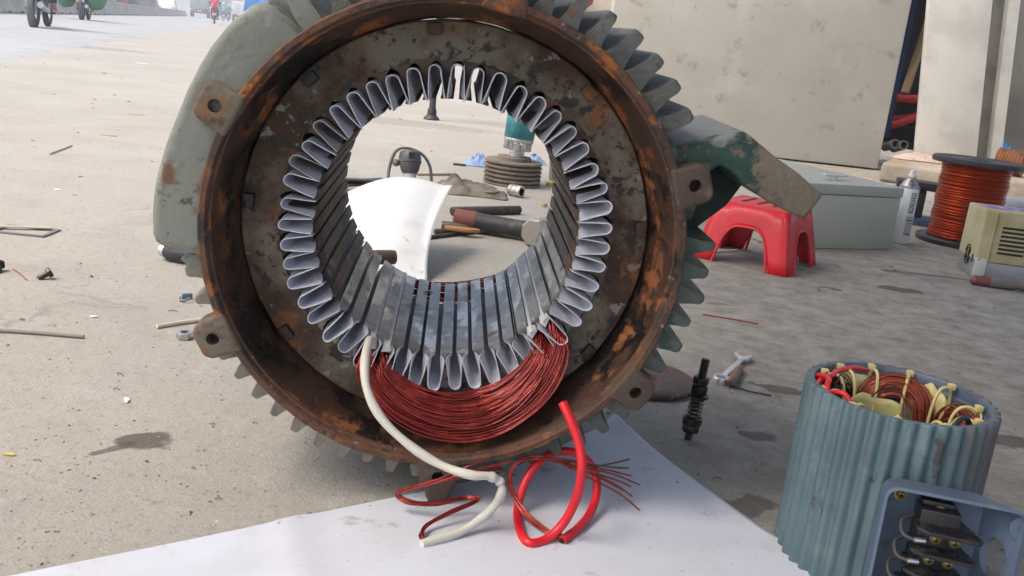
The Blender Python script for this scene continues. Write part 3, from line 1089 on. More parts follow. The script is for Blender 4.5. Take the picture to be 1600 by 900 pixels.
# small blue and black transformer frame between can and reel
bt = empty('choke_coil', (1.5723, 3.6811, 0))
bt.rotation_euler = (0, 0, -.3)
tag(bt, 'small blue and black framed choke between spray can and copper reel', 'choke')
blue_pl = mat('dull_blue', (.05, .075, .16), .55, layers=[((.03, .04, .08), 15, .5, .65)])
B().box((0, .05, .015), (.20, .12, .03)).build('base', blue_pl, bt, bevel=.003)
B().box((0, .05, .155), (.20, .12, .03)).build('top', blk, bt, bevel=.003)
B().box((-.03, .05, .085), (.085, .10, .11)).build('winding', blk, bt, bevel=.008)
for x in (-.09, .09):
    B().box((x, .05, .085), (.02, .10, .11)).build('side', mat('grey_core', (.2, .2, .2), .6), bt, bevel=.002)

# ------------------------------------------------------------------ grey metal cabinet lying on its back
cab_paint = mat('cabinet_paint', (.36, .375, .315), .48, layers=[((.31, .325, .275), 3, .45, .65), ((.37, .38, .335), 9, .55, .7), ((.22, .2, .16), 24, .70, .76)], bump=.05, bscale=500)
c_br = Vector((1.2235, 3.0218, 0))
c_bl = Vector((0.9122, 2.8875, 0))
dx_ = (c_br - c_bl).normalized()
cb = empty('metal_cabinet', c_br, math.atan2(dx_.y, dx_.x))
tag(cb, 'grey-green sheet metal cabinet lying flat behind the red stool', 'cabinet')
CW, CD, CH = .46, .64, .205
B().box((-CW / 2, CD / 2, (CH - .032) / 2), (CW, CD, CH - .034)).build('body', cab_paint, cb, bevel=.002)
B().box((-CW / 2, CD / 2, CH - .0145), (CW + .006, CD + .006, .033)).build('door', cab_paint, cb, bevel=.003, seg=3)
chrome = mat('chrome', (.62, .62, .63), .36, .85)
lk = Vector((-.20, .10, CH + .002))
o = empty('cabinet_key_handle', lk)
o.parent = cb
B().tube([(0, 0, 0), (0, 0, .012)], .012, 16).build('lock_barrel', chrome, cb).location = lk
hb = B().prism([(-.045, -.008), (-.03, -.013), (.03, -.013), (.05, -.006), (.05, .006), (.03, .013), (-.03, .013), (-.045, .008)], .0115, .019).build('latch_handle', chrome, cb, bevel=.002)
hb.location = lk
bpy.data.objects.remove(o)

# ------------------------------------------------------------------ spray can
p0 = Vector((1.3155, 3.198, 0))
sp = empty('spray_can', p0)
tag(sp, 'white aerosol can with green printed blocks beside the cabinet', 'can')
can_w = mat('can_white', (.66, .67, .68), .35, .1)
tin = mat('tin_grey', (.42, .41, .38), .35, .8, layers=[((.25, .22, .18), 40, .5, .65)])
R_ = .033
B().lathe([(0, .001), (R_ - .002, .001), (R_, .004), (R_, .008), (R_, .190), (R_ - .001, .193)], 36).build('body', can_w, sp)
B().lathe([(R_ - .001, .192), (R_ + .0008, .194), (R_ + .0008, .198), (R_ - .002, .200), (R_ - .010, .214), (.014, .224), (.014, .229), (0, .229)], 36).build('dome', tin, sp)
B().lathe([(.0135, .229), (.0135, .236), (.009, .240), (.0085, .252), (0, .254)], 24).build('nozzle', can_w, sp)
green_ink = mat('green_ink', (.015, .13, .055), .5)
dark_ink = mat('dark_ink', (.05, .055, .10), .5)


def wrap(name, a0, a1, z0, z1, material, dr=.0006, parent=sp, R=R_):
    return B().grid(lambda u, v: Vector(((R + dr) * math.cos(math.radians(a0 + (a1 - a0) * u)), (R + dr) * math.sin(math.radians(a0 + (a1 - a0) * u)), z0 + (z1 - z0) * v)), 8, 2).build(name, material, parent)


for z0 in (.158, .134, .110):
    wrap('green_block', -92, -62, z0, z0 + .021, green_ink)
    for (a_, b_, za, zb) in ((-88, -82, .003, .018), (-82, -72, .014, .018), (-76, -70, .004, .014)):
        wrap('block_sign', a_, b_, z0 + za, z0 + zb, can_w, .0011)
lt = B()
rn = random.Random(4)
for row in range(10):
    z = .094 - row * .0068
    a_ = -94
    while a_ < -52:
        w_ = rn.uniform(2, 7)
        h_ = .0032 if row not in (2, 9) else .0058
        lt.grid(lambda u, v: Vector(((R_ + .0006) * math.cos(math.radians(a_ + w_ * u)), (R_ + .0006) * math.sin(math.radians(a_ + w_ * u)), z + h_ * v)), 3, 2)
        a_ += w_ + rn.uniform(1.2, 3)
o = lt.build('fine_print', dark_ink, sp)
o['kind'] = 'stuff'

# ------------------------------------------------------------------ reel of copper wire
rl_c = Vector((1.5518, 3.2262, 0))
rl_c.y += .11
rl_c.x += .04
rl = empty('copper_wire_reel', rl_c)
tag(rl, 'tall reel of bright copper wire with black flanges on the shop floor', 'reel')
flange = mat('black_flange', (.022, .022, .027), .45, layers=[((.05, .048, .046), 14, .52, .66, .7)])
cop = mat('copper_wire', (.38, .050, .014), .25, .85, layers=[((.30, .036, .010), 90, .5, .6, .25, (.2, .2, 1))], local=True)
RF, RH = .152, .305
B().lathe([(0, .0), (RF - .004, 0), (RF, .004), (RF, .016), (RF - .004, .020), (.0, .020)], 56).build('bottom_flange', flange, rl)
prof = [(.04, RH - .02), (RF - .004, RH - .02), (RF, RH - .016), (RF, RH - .004), (RF - .006, RH), (RF - .012, RH), (RF - .02, RH - .004), (.05, RH - .004), (.045, RH + .0), (.022, RH), (.022, RH - .018)]
B().lathe(prof, 56).build('top_flange', flange, rl)
prof = []
zt = .021
nw = 74
for i in range(nw):
    z = .021 + (RH - .042) * (i + .5) / nw
    bul = .114 + .0018 * math.sin(i * .37) + .0012 * math.sin(i * 1.9)
    hw = (RH - .042) / nw / 2
    prof += [(bul - .0011, z - hw), (bul, z - hw * .4), (bul, z + hw * .4)]
prof.append((.113, RH - .021))
B().lathe(prof, 72).build('copper_winding', cop, rl, smooth=70)

# ------------------------------------------------------------------ yellowed motor drive unit
v0 = Vector((1.2604, 2.713, 0))
v1 = Vector((1.3394, 2.6934, 0))
vd = empty('motor_drive', v1, -.13)
tag(vd, 'yellowed plastic motor drive unit with vents, lying beside the copper reel', 'drive unit')
cream = mat('yellowed_plastic', (.45, .40, .25), .5, layers=[((.34, .285, .14), 5, .45, .65), ((.28, .22, .11), 20, .62, .72), ((.46, .41, .25), 9, .58, .7)], bump=.06, bscale=400)
alu = mat('cast_aluminium', (.36, .37, .38), .5, .5, layers=[((.30, .31, .32), 9, .5, .65)])
VW, VD, VH = .34, .155, .205
# local: x to the right along the front, y back, z up; origin front-left foot
body = B().box((VW / 2, VD / 2 , .128), (VW, VD, .154)).build('plastic_cover', cream, vd, bevel=.006, seg=3)
B().box((VW / 2 + .002, VD / 2 + .002, .0255), (VW - .006, VD - .008, .051)).build('heat_sink', alu, vd, bevel=.003)
B().box((.018, -.001, .032), (.034, .004, .060)).build('corner_plate', mat('pale_plate', (.52, .52, .48), .5), vd, bevel=.001)
B().box((.033, -.002, .130), (.006, .008, .140)).build('cover_ridge', cream, vd, bevel=.002)
slot_m = mat('vent_slot', (.015, .014, .012), .8)
for cx in (.092, .178):
    for i in range(7):
        z = .083 + i * .0125
        B().box((cx, -.0006, z), (.072, .0016, .0062)).build('vent_slot', slot_m, vd)
for k in range(3):
    rr = .021 - k * .0065
    for q in range(4):
        a0 = q * 90 + 8 + k * 20
        path = [(-.0008, .066 + rr * math.cos(math.radians(a0 + t * 12)), .060 + rr * 1.35 * math.sin(math.radians(a0 + t * 12))) for t in range(7)]
        B().tube(path, .0019, 6).build('fan_grille_slot', slot_m, vd)
B().box((-.0006, .020, .056), (.0016, .007, .024)).build('side_slot', slot_m, vd)
B().box((.10, .085, .2055), (.15, .07, .0014)).build('top_label', mat('violet_label', (.20, .17, .42), .4, layers=[((.45, .46, .55), 30, .56, .62)]), vd)
for p in ((.006, .03, .195), (.012, -.0007, .058)):
    B().ball(p, .0035, 8, 6).build('cover_screw', slot_m, vd)

# ------------------------------------------------------------------ long screwdriver on the floor
s0, s1 = Vector((1.0547, 2.6465, 0.01)), Vector((1.5089, 2.5774, 0.014))
sd = empty('screwdriver', (s0.x, s0.y, 0))
tag(sd, 'long screwdriver with a brown and grey handle in front of the drive unit', 'screwdriver')
dv = (s1 - s0).normalized()
L0 = Vector((0, 0, .006))
shaft_end = Vector((1.2963, 2.5936, 0.014)) - Vector((s0.x, s0.y, 0))
Ms = frame(L0, shaft_end)
sl = (shaft_end - L0).length
B().lathe([(.0008, 0), (.0042, .012), (.0036, .022), (.0036, sl)], 14, Ms).build('blade', steel_grey, sd)
hm1 = mat('handle_brown', (.14, .045, .038), .4)
hm2 = mat('handle_grey', (.13, .115, .11), .4)
Mh = trm(shaft_end) @ Ms.to_3x3().to_4x4()
B().lathe([(.005, -.006), (.0125, 0), (.0145, .008), (.0138, .016), (.0150, .024), (.0150, .045)], 20, Mh, cap=True).build('ferrule', hm1, sd)
h2 = B()
n_ = 24
vs, fs = [], []
zs = [(.0452, .0140), (.052, .0155), (.075, .0165), (.11, .0160), (.122, .0120), (.13, .0145), (.15, .0150), (.156, .010)]
for z, r in zs:
    for k in range(n_):
        a = 2 * PI * k / n_
        r2 = r * (1 - .07 * (k % 4 == 0))
        vs.append((r2 * math.cos(a), r2 * math.sin(a), z))
for i in range(len(zs) - 1):
    for k in range(n_):
        fs.append((i * n_ + k, i * n_ + (k + 1) % n_, (i + 1) * n_ + (k + 1) % n_, (i + 1) * n_ + k))
fs.append(tuple(range((len(zs) - 1) * n_, len(zs) * n_)))
h2.add(vs, fs, Mh).build('handle', hm2, sd)

# ------------------------------------------------------------------ red plastic stool
f0, f1, f2 = Vector((0.6475, 2.3604, 0)), Vector((0.4886, 2.4618, 0)), Vector((0.8661, 2.7245, 0))
ctr = (f1 + f2) / 2
ux = (f0 - f1)
SW = .235
ang = math.atan2(ux.y, ux.x)
stl = empty('plastic_stool', (ctr.x, ctr.y, 0), ang)
tag(stl, 'scuffed red plastic stool with arched sides beneath the housing foot', 'stool')
HB, HT, SH = .138, .105, .165
nseg = 16


def stool_shell(u, v, off=0.):
    """u round the four sides, v from floor to top"""
    s4 = u * 4
    side = int(s4) % 4
    t = s4 - int(s4)
    return side, t


b = B()
vs, fs = [], []
for side in range(4):
    R4 = Matrix.Rotation(side * PI / 2, 4, 'Z')
    cols = 17
    base = len(vs)
    for i in range(cols):
        t = i / (cols - 1) * 2 - 1
        # arch: opening height over t
        ah = .108 * math.sqrt(max(0, 1 - (t / .56) ** 4)) if abs(t) < .56 else 0
        for k in range(6):
            z = ah + (SH - ah) * k / 5
            hw = HB + (HT - HB) * (z / SH)
            rr = .012
            x, y = t * hw, -hw
            ed = abs(t)
            if ed > .88:
                y += (ed - .88) / .12 * .010
            if z > SH * .9:
                y += .007 * ((z - SH * .9) / (SH * .1)) ** 2
            vs.append(R4 @ Vector((x, y, z)))
    for i in range(cols - 1):
        for k in range(5):
            a_ = base + i * 6 + k
            fs.append((a_, a_ + 6, a_ + 7, a_ + 1))
b.add(vs, fs)
ht = HT - .007
n_ = 13
b.grid(lambda u, v: Vector(((u * 2 - 1) * ht, (v * 2 - 1) * ht, SH + .002 - .004 * (max(abs(u * 2 - 1), abs(v * 2 - 1)) > .8))), n_, n_)
o = b.build('seat_shell', red_plastic, stl, smooth=50)
md = o.modifiers.new('thickness', 'SOLIDIFY')
md.thickness = .004
md.offset = -1
for k in range(3):
    B().box((-.045 + k * .045, 0, SH + .0035), (.009, .11, .002)).build('top_slot', mat('stool_slot', (.12, .01, .012), .6) if k == 0 else bpy.data.materials['stool_slot'], stl, bevel=.0006)
# lip under each arch
for side in range(4):
    R4 = Matrix.Rotation(side * PI / 2, 4, 'Z')
    path = []
    for i in range(25):
        t = -.56 + 1.12 * i / 24
        ah = .108 * math.sqrt(max(0, 1 - (t / .56) ** 4))
        hw = HB + (HT - HB) * (ah / SH)
        path.append(R4 @ Vector((t * hw, -hw + .001, ah)))
    B().tube(path, .0042, 8).build('arch_lip', red_plastic, stl, smooth=70)

# ------------------------------------------------------------------ threaded stud standing with nuts and spring
t0 = Vector((0.2726, 1.2332, 0))
oily = mat('oily_steel', (.055, .048, .040), .38, .7, layers=[((.11, .085, .055), 50, .5, .65, .5), ((.025, .02, .018), 22, .52, .64)])
sb = empty('threaded_stud', t0, 0, 0, math.radians(3))
tag(sb, 'oily threaded stud standing upright with nuts and spring beside the housing', 'bolt')


def threaded(r, z0, z1, pitch, n=18):
    prof = [(0, z0)]
    z = z0
    while z < z1 - pitch:
        prof += [(r * .86, z), (r, z + pitch * .5)]
        z += pitch
    prof += [(r * .86, z1 - .001), (r * .7, z1), (0, z1)]
    return B().lathe(prof, n)


threaded(.0062, 0, .122, .0022).build('rod', oily, sb, smooth=20)
for z, r, h in ((.012, .0125, .011), (.071, .0125, .012), (.085, .012, .010)):
    B().prism(hexpoly(r, 6, z * 50), z, z + h).build('nut', oily, sb, bevel=.0012)
B().lathe([(.0064, .066), (.0155, .066), (.0155, .069), (.0064, .069)], 24, close=True).build('washer', oily, sb)
B().lathe([(.0064, .024), (.0135, .024), (.014, .034), (.0064, .034)], 24, close=True).build('collar', oily, sb)
B().tube([(.0098 * math.cos(t * .35), .0098 * math.sin(t * .35), .035 + .030 * t / 95) for t in range(96)], .0017, 7).build('spring', mat('spring_steel', (.17, .14, .10), .35, .8), sb)
# rusty disc lying flat behind it
dc = Vector((0.2549, 1.4348, 0))
ds_ = B()
ds_.lathe([(0, .004), (.018, .004), (.020, .009), (.060, .010), (.082, .010), (.086, .007), (.086, .002), (.084, 0), (0, 0)], 56)
o = ds_.build('rusty_disc', mat('disc_brown', (.085, .045, .036), .5, .3, layers=[((.04, .028, .024), 24, .5, .62), ((.20, .16, .13), 60, .62, .7)], bump=.3, bscale=200))
o.location = (dc.x - .02, dc.y + .02, .001)
tag(o, 'flat round rusty steel plate lying behind the lower right of the housing', 'plate')

# ------------------------------------------------------------------ combination spanner and wooden handle
a_, b_ = Vector((0.3696, 1.4951, 0)), Vector((0.4343, 1.6237, 0))
L_ = (b_ - a_).length
sn = empty('spanner', a_, math.atan2(b_.y - a_.y, b_.x - a_.x))
tag(sn, 'chrome combination spanner on the floor beside a wooden handle', 'spanner')
ring_p = [(.0145, 0), (.0145, .010), (.0135, .0115), (.0095, .0115), (.0090, .010), (.0090, 0)]
B().lathe(ring_p, 28, close=True).build('ring_end', chrome, sn, smooth=35)
B().box((L_ / 2, 0, .0075), (L_ - .022, .0105, .006)).build('shank', chrome, sn, bevel=.0018)
jaw = [(-.012, -.006), (0, -.013), (.014, -.017), (.023, -.014), (.021, -.008), (.010, -.0065), (.006, 0), (.010, .0065), (.021, .008), (.024, .013), (.014, .017), (0, .013), (-.012, .006)]
B().prism(jaw, .003, .0115, trm(L_, 0, 0) @ rotm('Z', 15)).build('open_jaw', chrome, sn, bevel=.001)
a_, b_ = Vector((0.3797, 1.4705, 0.008)), Vector((0.4182, 1.5707, 0.008))
fl = empty('wooden_handle', (a_.x, a_.y, 0))
tag(fl, 'short brown wooden tool handle lying against the spanner', 'handle')
Mx = frame(Vector((0, 0, .008)), b_ - Vector((a_.x, a_.y, 0)))
ll = (b_ - a_).length
B().lathe([(0, 0), (.0055, 0), (.0075, .01), (.0085, ll * .5), (.0070, ll * .9), (.004, ll), (0, ll)], 16, Mx).build('grip', mat('worn_wood', (.20, .115, .07), .7, layers=[((.13, .07, .045), 60, .5, .65)]), fl)
B().tube([Vector((0, 0, .006)), Vector((.03, -.012, .003)), Vector((.065, -.02, .003))], .0014, 6).build('tang', oily, fl)


# ------------------------------------------------------------------ small blue motor stator with open terminal box
blue_paint = mat('blue_grey_paint', (.105, .165, .180), .5, .1, layers=[((.075, .125, .14), 9, .45, .62), ((.15, .205, .21), 20, .55, .7), ((.12, .085, .075), 38, .63, .69, .8, (1, 1, .5)), ((.055, .05, .05), 45, .62, .69, .7, (1, 1, .4)), ((.20, .17, .15), 45, .64, .70, .8), ((.15, .11, .10), 9, .52, .66, .8, (1, 1, .35), ((2.2, 0, 0), -1.0)), ((.18, .045, .05), 34, .69, .72, .8)], bump=.25, bscale=120)
blue_in = mat('blue_inner_paint', (.095, .135, .190), .45, .05, layers=[((.07, .10, .15), 12, .48, .65), ((.15, .16, .09), 18, .62, .70), ((.07, .08, .09), 40, .58, .68)], bump=.15, bscale=150)
BR, BH = .0985, .200
bm_c = Vector((0.4254, 0.945, 0.1954))
bl = empty('small_motor', (bm_c.x, bm_c.y, 0))
tag(bl, 'small blue ribbed motor stator with exposed windings standing at lower right', 'motor')
nrib = 38
vs, fs = [], []
zs = [0, .002, BH * .33, BH * .66, BH - .002, BH]
per = nrib * 8
for iz, z in enumerate(zs):
    for k in range(per):
        a = 2 * PI * k / per
        ph = (k % 8) / 8
        w = .5 + .5 * math.cos(2 * PI * ph)
        r = BR - .0050 + .0050 * w ** .75
        if iz in (0, 5):
            r -= .0012
        vs.append((r * math.cos(a), r * math.sin(a), z))
n0 = len(vs)
for i in range(len(zs) - 1):
    for k in range(per):
        l = (k + 1) % per
        fs.append((i * per + k, i * per + l, (i + 1) * per + l, (i + 1) * per + k))
b = B().add(vs, fs)
b.build('ribbed_shell', blue_paint, bl, smooth=75)
# top rim annulus, inner wall
vs, fs = [], []
for k in range(per):
    a = 2 * PI * k / per
    w = .5 + .5 * math.cos(2 * PI * (k % 8) / 8)
    r = BR - .0050 + .0050 * w ** .75 - .0012
    vs += [(r * math.cos(a), r * math.sin(a), BH), (.0895 * math.cos(a), .0895 * math.sin(a), BH)]
for k in range(per):
    l = (k + 1) % per
    fs.append((2 * k, 2 * l, 2 * l + 1, 2 * k + 1))
B().add(vs, fs).build('rim_edge', blue_paint, bl, smooth=20)
B().lathe([(.0895, BH), (.0880, BH - .002), (.0880, BH - .012), (.0858, BH - .014), (.0858, .05)], 96).build('bore_wall', blue_in, bl)
B().lathe([(.0858, .138), (.075, .138), (.056, .138), (.056, .05)], 72).build('core_face', mat('blue_core', (.12, .12, .12), .5, .5), bl)
# end windings: tilted oval hanks seen from above
wind_red = mat('winding_copper', (.36, .075, .04), .3, .6, layers=[((.50, .14, .08), 60, .5, .66)], coat=.3)
wind_dark = mat('winding_dark', (.060, .016, .014), .35, .5, layers=[((.12, .03, .02), 60, .5, .66)], coat=.3)
yellow_paper = mat('yellow_film', (.58, .52, .22), .5, layers=[((.50, .43, .15), 20, .5, .65), ((.66, .63, .45), 12, .58, .7)])


def hank(a0, a1, rin, rout, zb, zt, material, n, seed):
    rr = random.Random(seed)
    b = B()
    for w in range(n):
        q = rr.random()
        r0 = rin + (rout - rin) * rr.random()
        dz = rr.uniform(-.006, .006)
        sp_ = (1 - .35 * q)
        am = (a0 + a1) / 2
        hw = (a1 - a0) / 2 * sp_
        pts = []
        for k in range(17):
            u = k / 16
            ang = am - hw * math.cos(PI * u)
            h = math.sin(PI * u) ** .55
            r = r0 + .006 * h * (1 if r0 > .075 else -.2)
            z = zb + (zt - zb) * h * (1 - .38 * q) + dz * h
            pts.append((.91 * r * math.cos(ang), .91 * r * math.sin(ang), z))
        b.tube(pts, .00075, 5, False)
    o = b.build('end_winding', material, bl, smooth=80)
    o['kind'] = 'stuff'


R_d = math.radians
hank(R_d(112), R_d(178), .066, .086, .138, .196, wind_dark, 60, 1)
hank(R_d(35), R_d(104), .064, .086, .138, .196, wind_red, 64, 2)
hank(R_d(-30), R_d(30), .068, .088, .138, .190, wind_red, 40, 3)
hank(R_d(190), R_d(255), .066, .086, .138, .188, wind_dark, 40, 4)
hank(R_d(262), R_d(325), .066, .086, .138, .186, wind_red, 40, 5)
# insulating film between the hanks
def film(a0, a1, r, z0, z1, lean):
    def fn(u, v):
        a = a0 + (a1 - a0) * u
        rr = r + lean * v
        z = z0 + (z1 - z0) * v * (.75 + .25 * math.sin(PI * u)) + .002 * math.sin(u * 17)
        return Vector((.91 * rr * math.cos(a), .91 * rr * math.sin(a), z))
    o = B().grid(fn, 18, 5).build('yellow_film', yellow_paper, bl, smooth=60)
    md = o.modifiers.new('thickness', 'SOLIDIFY')
    md.thickness = .0006


film(R_d(85), R_d(150), .0895, .14, .194, .003)
film(R_d(30), R_d(62), .0890, .14, .193, .003)
film(R_d(-35), R_d(22), .0895, .14, .190, .002)
film(R_d(195), R_d(330), .0890, .14, .190, .002)
film(R_d(60), R_d(170), .061, .14, .176, -.002)
film(R_d(200), R_d(330), .061, .14, .180, -.002)
tie_m = mat('nylon_tie', (.60, .50, .20), .45)
for a in (28, 62, 92, 122, 148, 182, 215, 248, 282, 318, 352):
    aa = R_d(a)
    ca, sa = .91 * math.cos(aa), .91 * math.sin(aa)
    zt = .199 if 20 < a < 160 else .194
    path = spline([(ca * r, sa * r, z) for r, z in ((.060, .150), (.0615, .178), (.068, zt - .003), (.078, zt), (.087, zt - .004), (.0915, .180), (.0918, .150))], 4)
    t_ = B().tube(path, .0019, 8).build('cable_tie', tie_m, bl, smooth=60)
    B().box((ca * .089, sa * .089, zt + .0005), (.0075, .0075, .0065), None).build('tie_head', tie_m, t_, bevel=.001)
redw = bpy.data.materials['red_sleeving']
B().tube(spline([(-0.0783, 0.0046, .16), (-0.0819, 0.0200, .192), (-0.0673, 0.0273, .1995), (-0.0528, 0.0473, .2005), (-0.0273, 0.0673, .200), (-0.0109, 0.0764, .196)], 6), .0030, 10).build('red_lead', redw, bl, smooth=70)
B().tube(spline([(-0.0728, -0.0182, .16), (-0.0801, -0.0055, .196), (-0.0746, 0.0109, .2015), (-0.0801, 0.0291, .198), (-0.0728, 0.0400, .18)], 6), .0030, 10).build('red_lead', redw, bl, smooth=70)
B().tube(spline([(-0.0546, -0.0546, .16), (-0.0673, -0.0364, .197), (-0.0764, -0.0255, .200), (-0.0801, -0.0055, .190)], 6), .0028, 10).build('red_lead', redw, bl, smooth=70)
blkw = bpy.data.materials['black_rubber']
B().tube(spline([(0.0182, -0.0801, .16), (0.0273, -0.0728, .195), (0.0455, -0.0601, .198), (0.0582, -0.0528, .17)], 6), .0026, 10).build('black_lead', blkw, bl, smooth=70)
B().tube(spline([(-0.0091, 0.0546, .17), (0.0036, 0.0410, .193), (0.0109, 0.0182, .190), (0.0109, -0.0091, .16)], 6), .0009, 6).build('tie_cord', wind_dark, bl, smooth=70)

# terminal box: open tray on the side of the motor
tb = empty('terminal_box')
tb.parent = bl
B0 = Vector((0.3722, 0.812, 0.1505)) - bm_c
tb.location = (B0.x, B0.y, bm_c.z + B0.z)
tb.rotation_euler = (math.radians(4), math.radians(0), math.radians(9))
bpy.data.objects.remove(tb)
tbm = trm(B0.x, B0.y, bm_c.z + B0.z) @ rotm('Z', -13) @ rotm('X', -4)


def rrect(w, h, r, n=5, ox=0., oz=0.):
    pts = []
    for (cx, cz, a0) in ((w - r, -r, 90), (w - r, -h + r, 0), (r, -h + r, -90), (r, -r, 180)):
        for k in range(n):
            a = math.radians(a0 - 90 * k / (n - 1))
            pts.append((ox + cx + r * math.cos(a), oz + cz + r * math.sin(a)))
    return pts


# outline (x right, z down from the top-left corner); opening towards -y
W_, H_, DP = .126, .128, .036
out_f = rrect(W_, H_, .012)
out_b = rrect(W_ - .030, H_ - .008, .014, ox=.002, oz=-.003)
in_f = rrect(W_ - .006, H_ - .006, .010, ox=.003, oz=-.003)
in_b = rrect(W_ - .036, H_ - .014, .011, ox=.005, oz=-.006)
loops = [[(x, DP, z) for x, z in out_b], [(x, 0, z) for x, z in out_f], [(x, -.001, z) for x, z in in_f], [(x, DP - .004, z) for x, z in in_b]]
vs, fs = [], []
n_ = len(out_f)
for lp in loops:
    vs += lp
for i in range(3):
    for k in range(n_):
        l = (k + 1) % n_
        fs.append((i * n_ + k, i * n_ + l, (i + 1) * n_ + l, (i + 1) * n_ + k))
fs.append(tuple(range(n_)))
fs.append(tuple(range(3 * n_, 4 * n_)))
tray = B().add(vs, fs, tbm).build('terminal_box', blue_in, bl, smooth=40)
oval = B()
oval.lathe([(0, -.04), (.0125, -.03), (.0125, .03), (0, .04)], 28, tbm @ trm(W_ - .014, .017, -.056) @ rotm('Y', 90) @ Matrix.Diagonal((1.55, .8, 1, 1)))
cut(tray, [oval])
brass = mat('brass', (.38, .27, .10), .42, .8, layers=[((.38, .26, .09), 200, .5, .65)])


def screw(x, y, z, r=.0052, parent=tray, up=False):
    b = B()
    M = tbm @ trm(x, y, z) @ rotm('X', 90)
    b.lathe([(0, 0), (r * 1.5, 0), (r * 1.5, .0012), (r, .0014), (r * .98, .003), (r * .6, .0042), (0, .0045)], 18, M)
    o = b.build('brass_screw', brass, parent)
    s_ = B().box((0, 0, .0046), (r * 1.3, r * .26, .0008), M)
    s_.box((0, 0, .0046), (r * .26, r * 1.3, .00085), M)
    s_.build('screw_slot', hole_dark, o)


screw(.020, DP - .0045, -.017, .0042)
bake = mat('black_bakelite', (.014, .013, .014), .25, layers=[((.03, .028, .026), 60, .55, .68, .5)])
spine = B().box((.052, .014, -.066), (.036, .030, .10), tbm).build('terminal_block', bake, tray, bevel=.002)
B().box((.052, .022, -.020), (.030, .016, .016), tbm).build('block_tongue', bake, spine, bevel=.002)
screw(.053, .012, -.021, .0042, spine)
for k in range(5):
    z = -.0330 - .0215 * k
    x0 = .030 - .002 * k
    poly = [(x0 + .004, .026), (x0, -.014), (x0 + .010, -.024), (x0 + .052, -.026), (x0 + .057, -.020), (x0 + .046, .026)]
    B().prism(poly, z, z + .0040, tbm).build('barrier_plate', bake, spine, bevel=.0009)
    if k < 4:
        for xx in (.021, .038):
            screw(x0 + xx, -.0012, z - .0095, .0034, spine)
        pth = [(x0 + .002, .016, z + .003), (x0 - .009, .008, z - .001), (x0 - .008, -.004, z - .010), (x0 + .003, -.010, z - .012)]
        B().tube([tbm @ Vector(p) for p in spline(pth, 6)], .0019, 10).build('grey_lead', mat('grey_lead', (.05, .048, .05), .6) if k == 0 else bpy.data.materials['grey_lead'], spine, smooth=70)
        B().tube([tbm @ Vector(p) for p in ((x0 + .001, -.0095, z - .0118), (x0 + .011, -.0085, z - .0112))], .0026, 10).build('cable_lug', chrome if k != 2 else redw, spine)
# ear with hole on the right rim
ear = B().lathe([(.0035, 0), (.011, 0), (.011, .004), (.0035, .004)], 24, tbm @ trm(W_ - .004, .006, -.018) @ rotm('X', 90), close=True).build('box_ear', blue_in, tray)

# ------------------------------------------------------------------ behind the bore: pulley, armature, tools
pc = Vector((-0.0469, 3.5981, 0))
iron = mat('dusty_iron', (.20, .165, .125), .75, .2, layers=[((.13, .10, .075), 9, .45, .65), ((.26, .22, .175), 20, .55, .7)], bump=.3, bscale=90)
pl = empty('belt_pulley', (pc.x, pc.y, 0))
tag(pl, 'dusty multi-groove cast iron belt pulley lying flat under the teal rotor', 'pulley')
PR = .112
prof = [(0, .001), (PR * .95, .001)]
for k in range(5):
    z = .003 + k * .0165
    prof += [(PR, z), (PR, z + .0045), (PR * .86, z + .0085), (PR * .86, z + .0105), (PR, z + .0145)]
prof += [(PR, .086), (PR, .090), (PR * .97, .092), (PR * .62, .092), (0, .092)]
B().lathe(prof, 64).build('grooved_wheel', iron, pl, smooth=25)
B().lathe([(0, .092), (.066, .092), (.066, .105), (.064, .107), (.02, .107), (0, .106)], 48).build('hub', iron, pl)
teal = mat('teal_varnish', (.035, .20, .22), .4, .2, layers=[((.02, .13, .15), 16, .45, .65), ((.07, .28, .29), 30, .57, .68), ((.22, .17, .12), 22, .66, .72)])
ar = empty('teal_rotor', (pc.x + .006, pc.y, .1072), 0, 0, math.radians(3.5))
tag(ar, 'teal painted rotor standing on its shaft on the belt pulley', 'rotor')
alu_b = mat('bright_alloy', (.50, .49, .46), .4, .6, layers=[((.30, .27, .23), 30, .5, .65)])
B().lathe([(0, 0), (.029, 0), (.029, .012), (.031, .014), (.031, .024), (.022, .026), (.022, .045), (0, .045)], 36).build('shaft_collar', chrome, ar)
for k in range(12):
    a = 2 * PI * k / 12
    B().box((.046 * math.cos(a), .046 * math.sin(a), .043), (.016, .007, .034), None).build('fan_blade', alu_b, ar, bevel=.001).rotation_euler = (0, 0, 0)
B().lathe([(0, .058), (.056, .058), (.058, .061), (.058, .070), (.057, .0715), (0, .0715)], 48).build('end_ring', alu_b, ar)
B().lathe([(.0575, .0716), (.0582, .073), (.0582, .150), (.0575, .1515)], 64).build('laminated_core', teal, ar)
B().lathe([(0, .1516), (.0565, .1516), (.0565, .163), (.054, .165), (0, .165)], 48).build('end_ring', alu_b, ar)
for k in range(12):
    a = 2 * PI * k / 12
    B().box((.045 * math.cos(a), .045 * math.sin(a), .178), (.012, .006, .026)).build('fan_blade', alu_b, ar, bevel=.001)
B().lathe([(.016, .165), (.016, .24), (.014, .243), (0, .243)], 28).build('shaft', steel_grey, ar)

